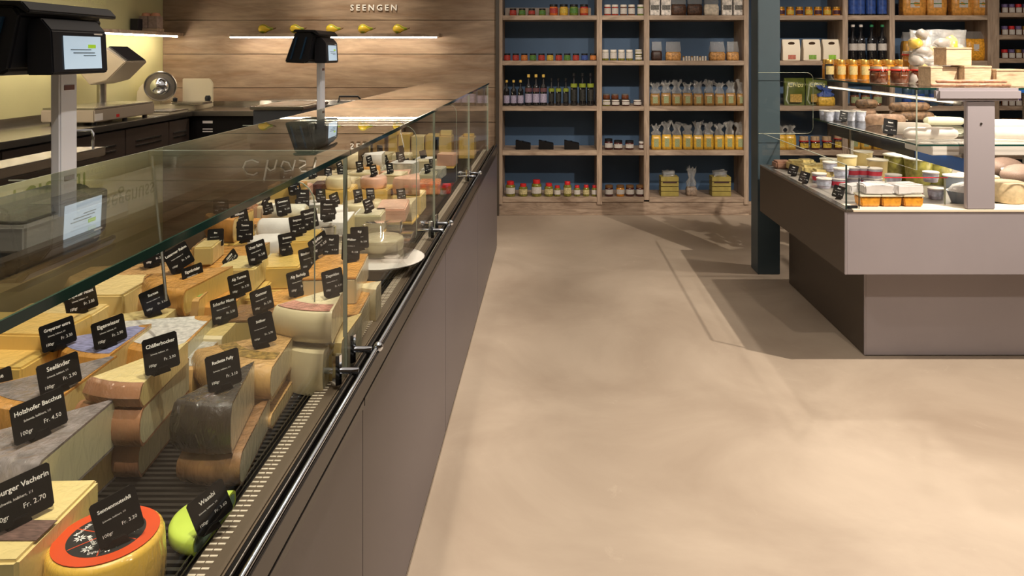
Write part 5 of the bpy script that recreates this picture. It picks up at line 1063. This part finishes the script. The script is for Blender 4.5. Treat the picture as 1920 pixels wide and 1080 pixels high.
# --- lower deck
DK_ = .7117; DK2 = .7084
ORD += ['thirteenth', 'fourteenth', 'fifteenth', 'sixteenth', 'seventeenth']
def tub(px, py, r, h, m, lidm, label, group=None, z=None, name='tub', cat='tub', up=0, band=None):
    z = z or (DK_ if py > 376 else DK2); x, y, _ = at(px, py, z); t = thing(name, label, cat, (x, y, z+.0004+up), 0, group)
    obj('tub_body', L([(0, 0), (r*.86, 0), (r, h), (0, h)], 22), m, t); obj('lid', L([(0, h+.0002), (r*1.06, h+.0002), (r*1.06, h+.006), (r*.98, h+.007), (0, h+.007)], 22), lidm, t)
    if band: obj('printed_band', L([(r*.90+.0006, h*.3), (r*.97+.0008, h*.8), (r*.97+.0018, h*.8), (r*.90+.0016, h*.3), (r*.90+.0006, h*.3)], 22), band, t)
CRM = mat('cream_yogurt_tub', srgb(232, 212, 150), .35, coat=.5); OLT = mat('olive_brine_tub', srgb(140, 134, 62), .2, var=.4, vscale=40, coat=1); CLD = mat('milky_lid', srgb(222, 216, 196), .3); SAL2 = mat('orange_salad', srgb(226, 156, 50), .35, var=.35, vscale=60, coat=.6)
for i, (px, py, h) in enumerate(((1555, 322, .07), (1588, 334, .12), (1618, 328, .13), (1645, 345, .125))): tub(px, py, .052, h, CRM, CLD, f'cream-coloured tub on the island deck, {ordn(i,4)} of four', 'cream tubs')
for i, (px, py, r) in enumerate(((1684, 336, .075), (1722, 344, .072), (1763, 345, .06))): tub(px, py, r, .13 if i < 2 else .11, OLT, CLD, f'large olive-green tub behind the red strip on the island, {ordn(i,3)}', 'olive tubs')
for i, (px, py) in enumerate(((1633, 388), (1673, 388), (1714, 388))):
    x, y, z = at(px, py, DK_); t = thing('salad_box', f'small square box of orange salad at the deck front, {ordn(i,3)} of three', 'box', (x, y+.04, z), 0, 'orange salad boxes'); obj('contents', prism([(-.040, 0), (.040, 0), (.046, .043), (-.046, .043)], 'y', -.038, .038, .005), SAL2, t); obj('clear_lid', B(-.048, .048, -.042, .042, .0435, .053, bev=.003), CLD, t)
WT = mat('white_cheese_wrap', srgb(226, 222, 220), .35, var=.08, vscale=30, wrap=.8)
for i, (px, py, up, w_) in enumerate(((1650, 380, .0545, .13), (1705, 382, .0545, .13), (1668, 365, .0, .14), (1620, 368, .0, .12), (1735, 378, .0545, .10))):
    if i in (4,): continue
    x, y, _ = at(px, py, DK2); z = DK2
    if up: x, y = P(px, 388, DK_); y += .05; z = DK_
    y += 0 if up else .1
    bm = B(-w_/2, w_/2, -.05, .05, 0, .042, bev=.005); bmesh.ops.subdivide_edges(bm, edges=bm.edges, cuts=1, use_grid_fill=True); crumple(bm, .003, rn, .003)
    tag(obj('wrapped_curd', bm, WT, None, (x, y, z+.0006+up), (0, 0, rn.uniform(-.25, .25)), smooth=False), f'white film-wrapped pack {"on top of" if up else "behind"} the orange salad boxes, {("left","centre","centre rear","left rear","")[i]}', 'pack')
RB = mat('red_blue_print', srgb(180, 176, 190), .4, var=.35, vscale=45)
RS = mat('red_slash', srgb(190, 40, 60), .4)
cups = [(1545, 352, 0), (1572, 352, 0), (1600, 350, 0), (1625, 350, 0), (1577, 352, 1), (1617, 350, 1), (1660, 372, 0), (1695, 372, 0), (1755, 372, 0), (1715, 372, 0), (1745, 360, 1), (1536, 342, 0), (1556, 338, 1), (1598, 350, 1), (1640, 352, 0), (1640, 352, 1), (1675, 366, 1)]
for i, (px, py, up) in enumerate(cups): 
    tub(px, py, .037, .044, RB, WHITE, f'printed white cup on the island deck, {ORD[i] if i else "nearest"} from the side glass{", upper layer" if up else ""}', 'printed cups', up=.0515*up, band=RS if i % 2 else CUPB)
for i, (px, py) in enumerate(((1790, 352), (1818, 350), (1900, 340))): tub(px, py, .055, .06, mat('blue_grey_clear_tub', srgb(120, 132, 148), .2, coat=1), WHITE, f'bluish clear bowl towards the grey upright, {ordn(i,3)} of three', 'bluish bowls')
YT = mat('pale_yellow_pasta_box', srgb(200, 180, 120), .35, var=.3, vscale=60, coat=.6)
k = 0
for r_ in range(3):
    for c_ in range(2):
        px, py = 1497+24*r_+20*c_, 322+9*r_-2*c_; x, y, z = at(px, py, DK2)
        tag(obj('pasta_tray', B(-.045, .045, -.045, .045, 0, .06, bev=.012), YT, None, (x, y+.05, z), (0, 0, .1*c_), smooth=False), f'pale yellow pasta box near the side glass, {ordn(k,6)} of six', 'box', 'pale yellow pasta boxes'); k += 1
tag(obj('meat_tray', B(-.05, .05, -.05, .05, 0, .045, bev=.01), mat('brown_meat_tray', srgb(140, 104, 84), .4, var=.3, vscale=40), None, (1.40, 4.50, DK2+.0005)), 'brown tray of meat at the back corner by the side glass', 'tray')
for i, (px, py) in enumerate(((1487, 331), (1508, 345), (1572, 374))): x, y, _ = at(px, py, DK2); card(x, y, DK2+.0006, ('Ziger', '3.80'), ('black card deepest along the side glass of the island', 'black card second along the side glass of the island', 'black card nearest the glass corner of the island')[i], yaw=-25, roll=14, w_=.055, h_=.06)
t = thing('clear_bowl', 'clear bowl of white curd under a peaked film just left of the grey upright', 'bowl', at(1808, 380, DK2)); obj('bowl', L([(0, 0), (.055, 0), (.075, .055), (0, .055)], 20), mat('blue_grey_clear_tub', srgb(120, 132, 148), .2, coat=1), t); obj('curd', L([(0, .0555), (.07, .0555), (.05, .08), (.01, .095), (0, .095)], 20), WT, t)
RD = mat('pale_rind_round', srgb(206, 186, 148), .6, var=.2, vscale=50, bump=.5, bscale=60)
for i, (px, py, r, h) in enumerate(((1862, 372, .06, .10), (1908, 384, .07, .095))): x, y, z = at(px, py, DK2 if i == 0 else DK_); wheel(x, y+r, (DK2 if i == 0 else DK_)+.0005+h, h, r, RD, ('tall pale-rinded round cheese half behind the grey upright', 'tall pale-rinded round cheese at the right picture edge')[i])
HM = mat('grey_brown_ham', srgb(120, 98, 86), .55, var=.3, vscale=20)
for i, (px, py) in enumerate(((1880, 330), (1915, 345))):
    bm = bmesh.new(); bmesh.ops.create_icosphere(bm, subdivisions=3, radius=1)
    for v in bm.verts: v.co *= 1+.08*math.sin(5*v.co.x+3*v.co.y+i)
    x, y, z = at(px, py, DK2); o = tag(obj('smoked_ham', bm, HM, None, (x, y, z+.052), smooth=True), ('dark smoked ham at the back right of the deck', 'dark smoked ham just in front of the other one at the right edge')[i], 'ham'); o.scale = (.11, .075, .05)
q = tag(obj('red_price_rail', B(0, .29, 0, .004, 0, .004), mat('red_strip', srgb(220, 40, 60), .4), None, (PX(1658, 3.45), 3.45, PZ(334, 3.45))), 'thin bright red strip stretched across the island deck', 'strip')
q.location = (PX(1658, 3.4), 3.4, PZ(334, 3.4))
for k in range(2): tag(obj('strip_holder', B(-.003, .003, -.003, .003, 0, PZ(334, 3.4)-DK2-.0005), PE, None, (PX(1658, 3.4)+.01+.27*k, 3.408, DK2+.0004)), ('slim clear post holding the near end of the red strip', 'slim clear post holding the far end of the red strip')[k], 'post')
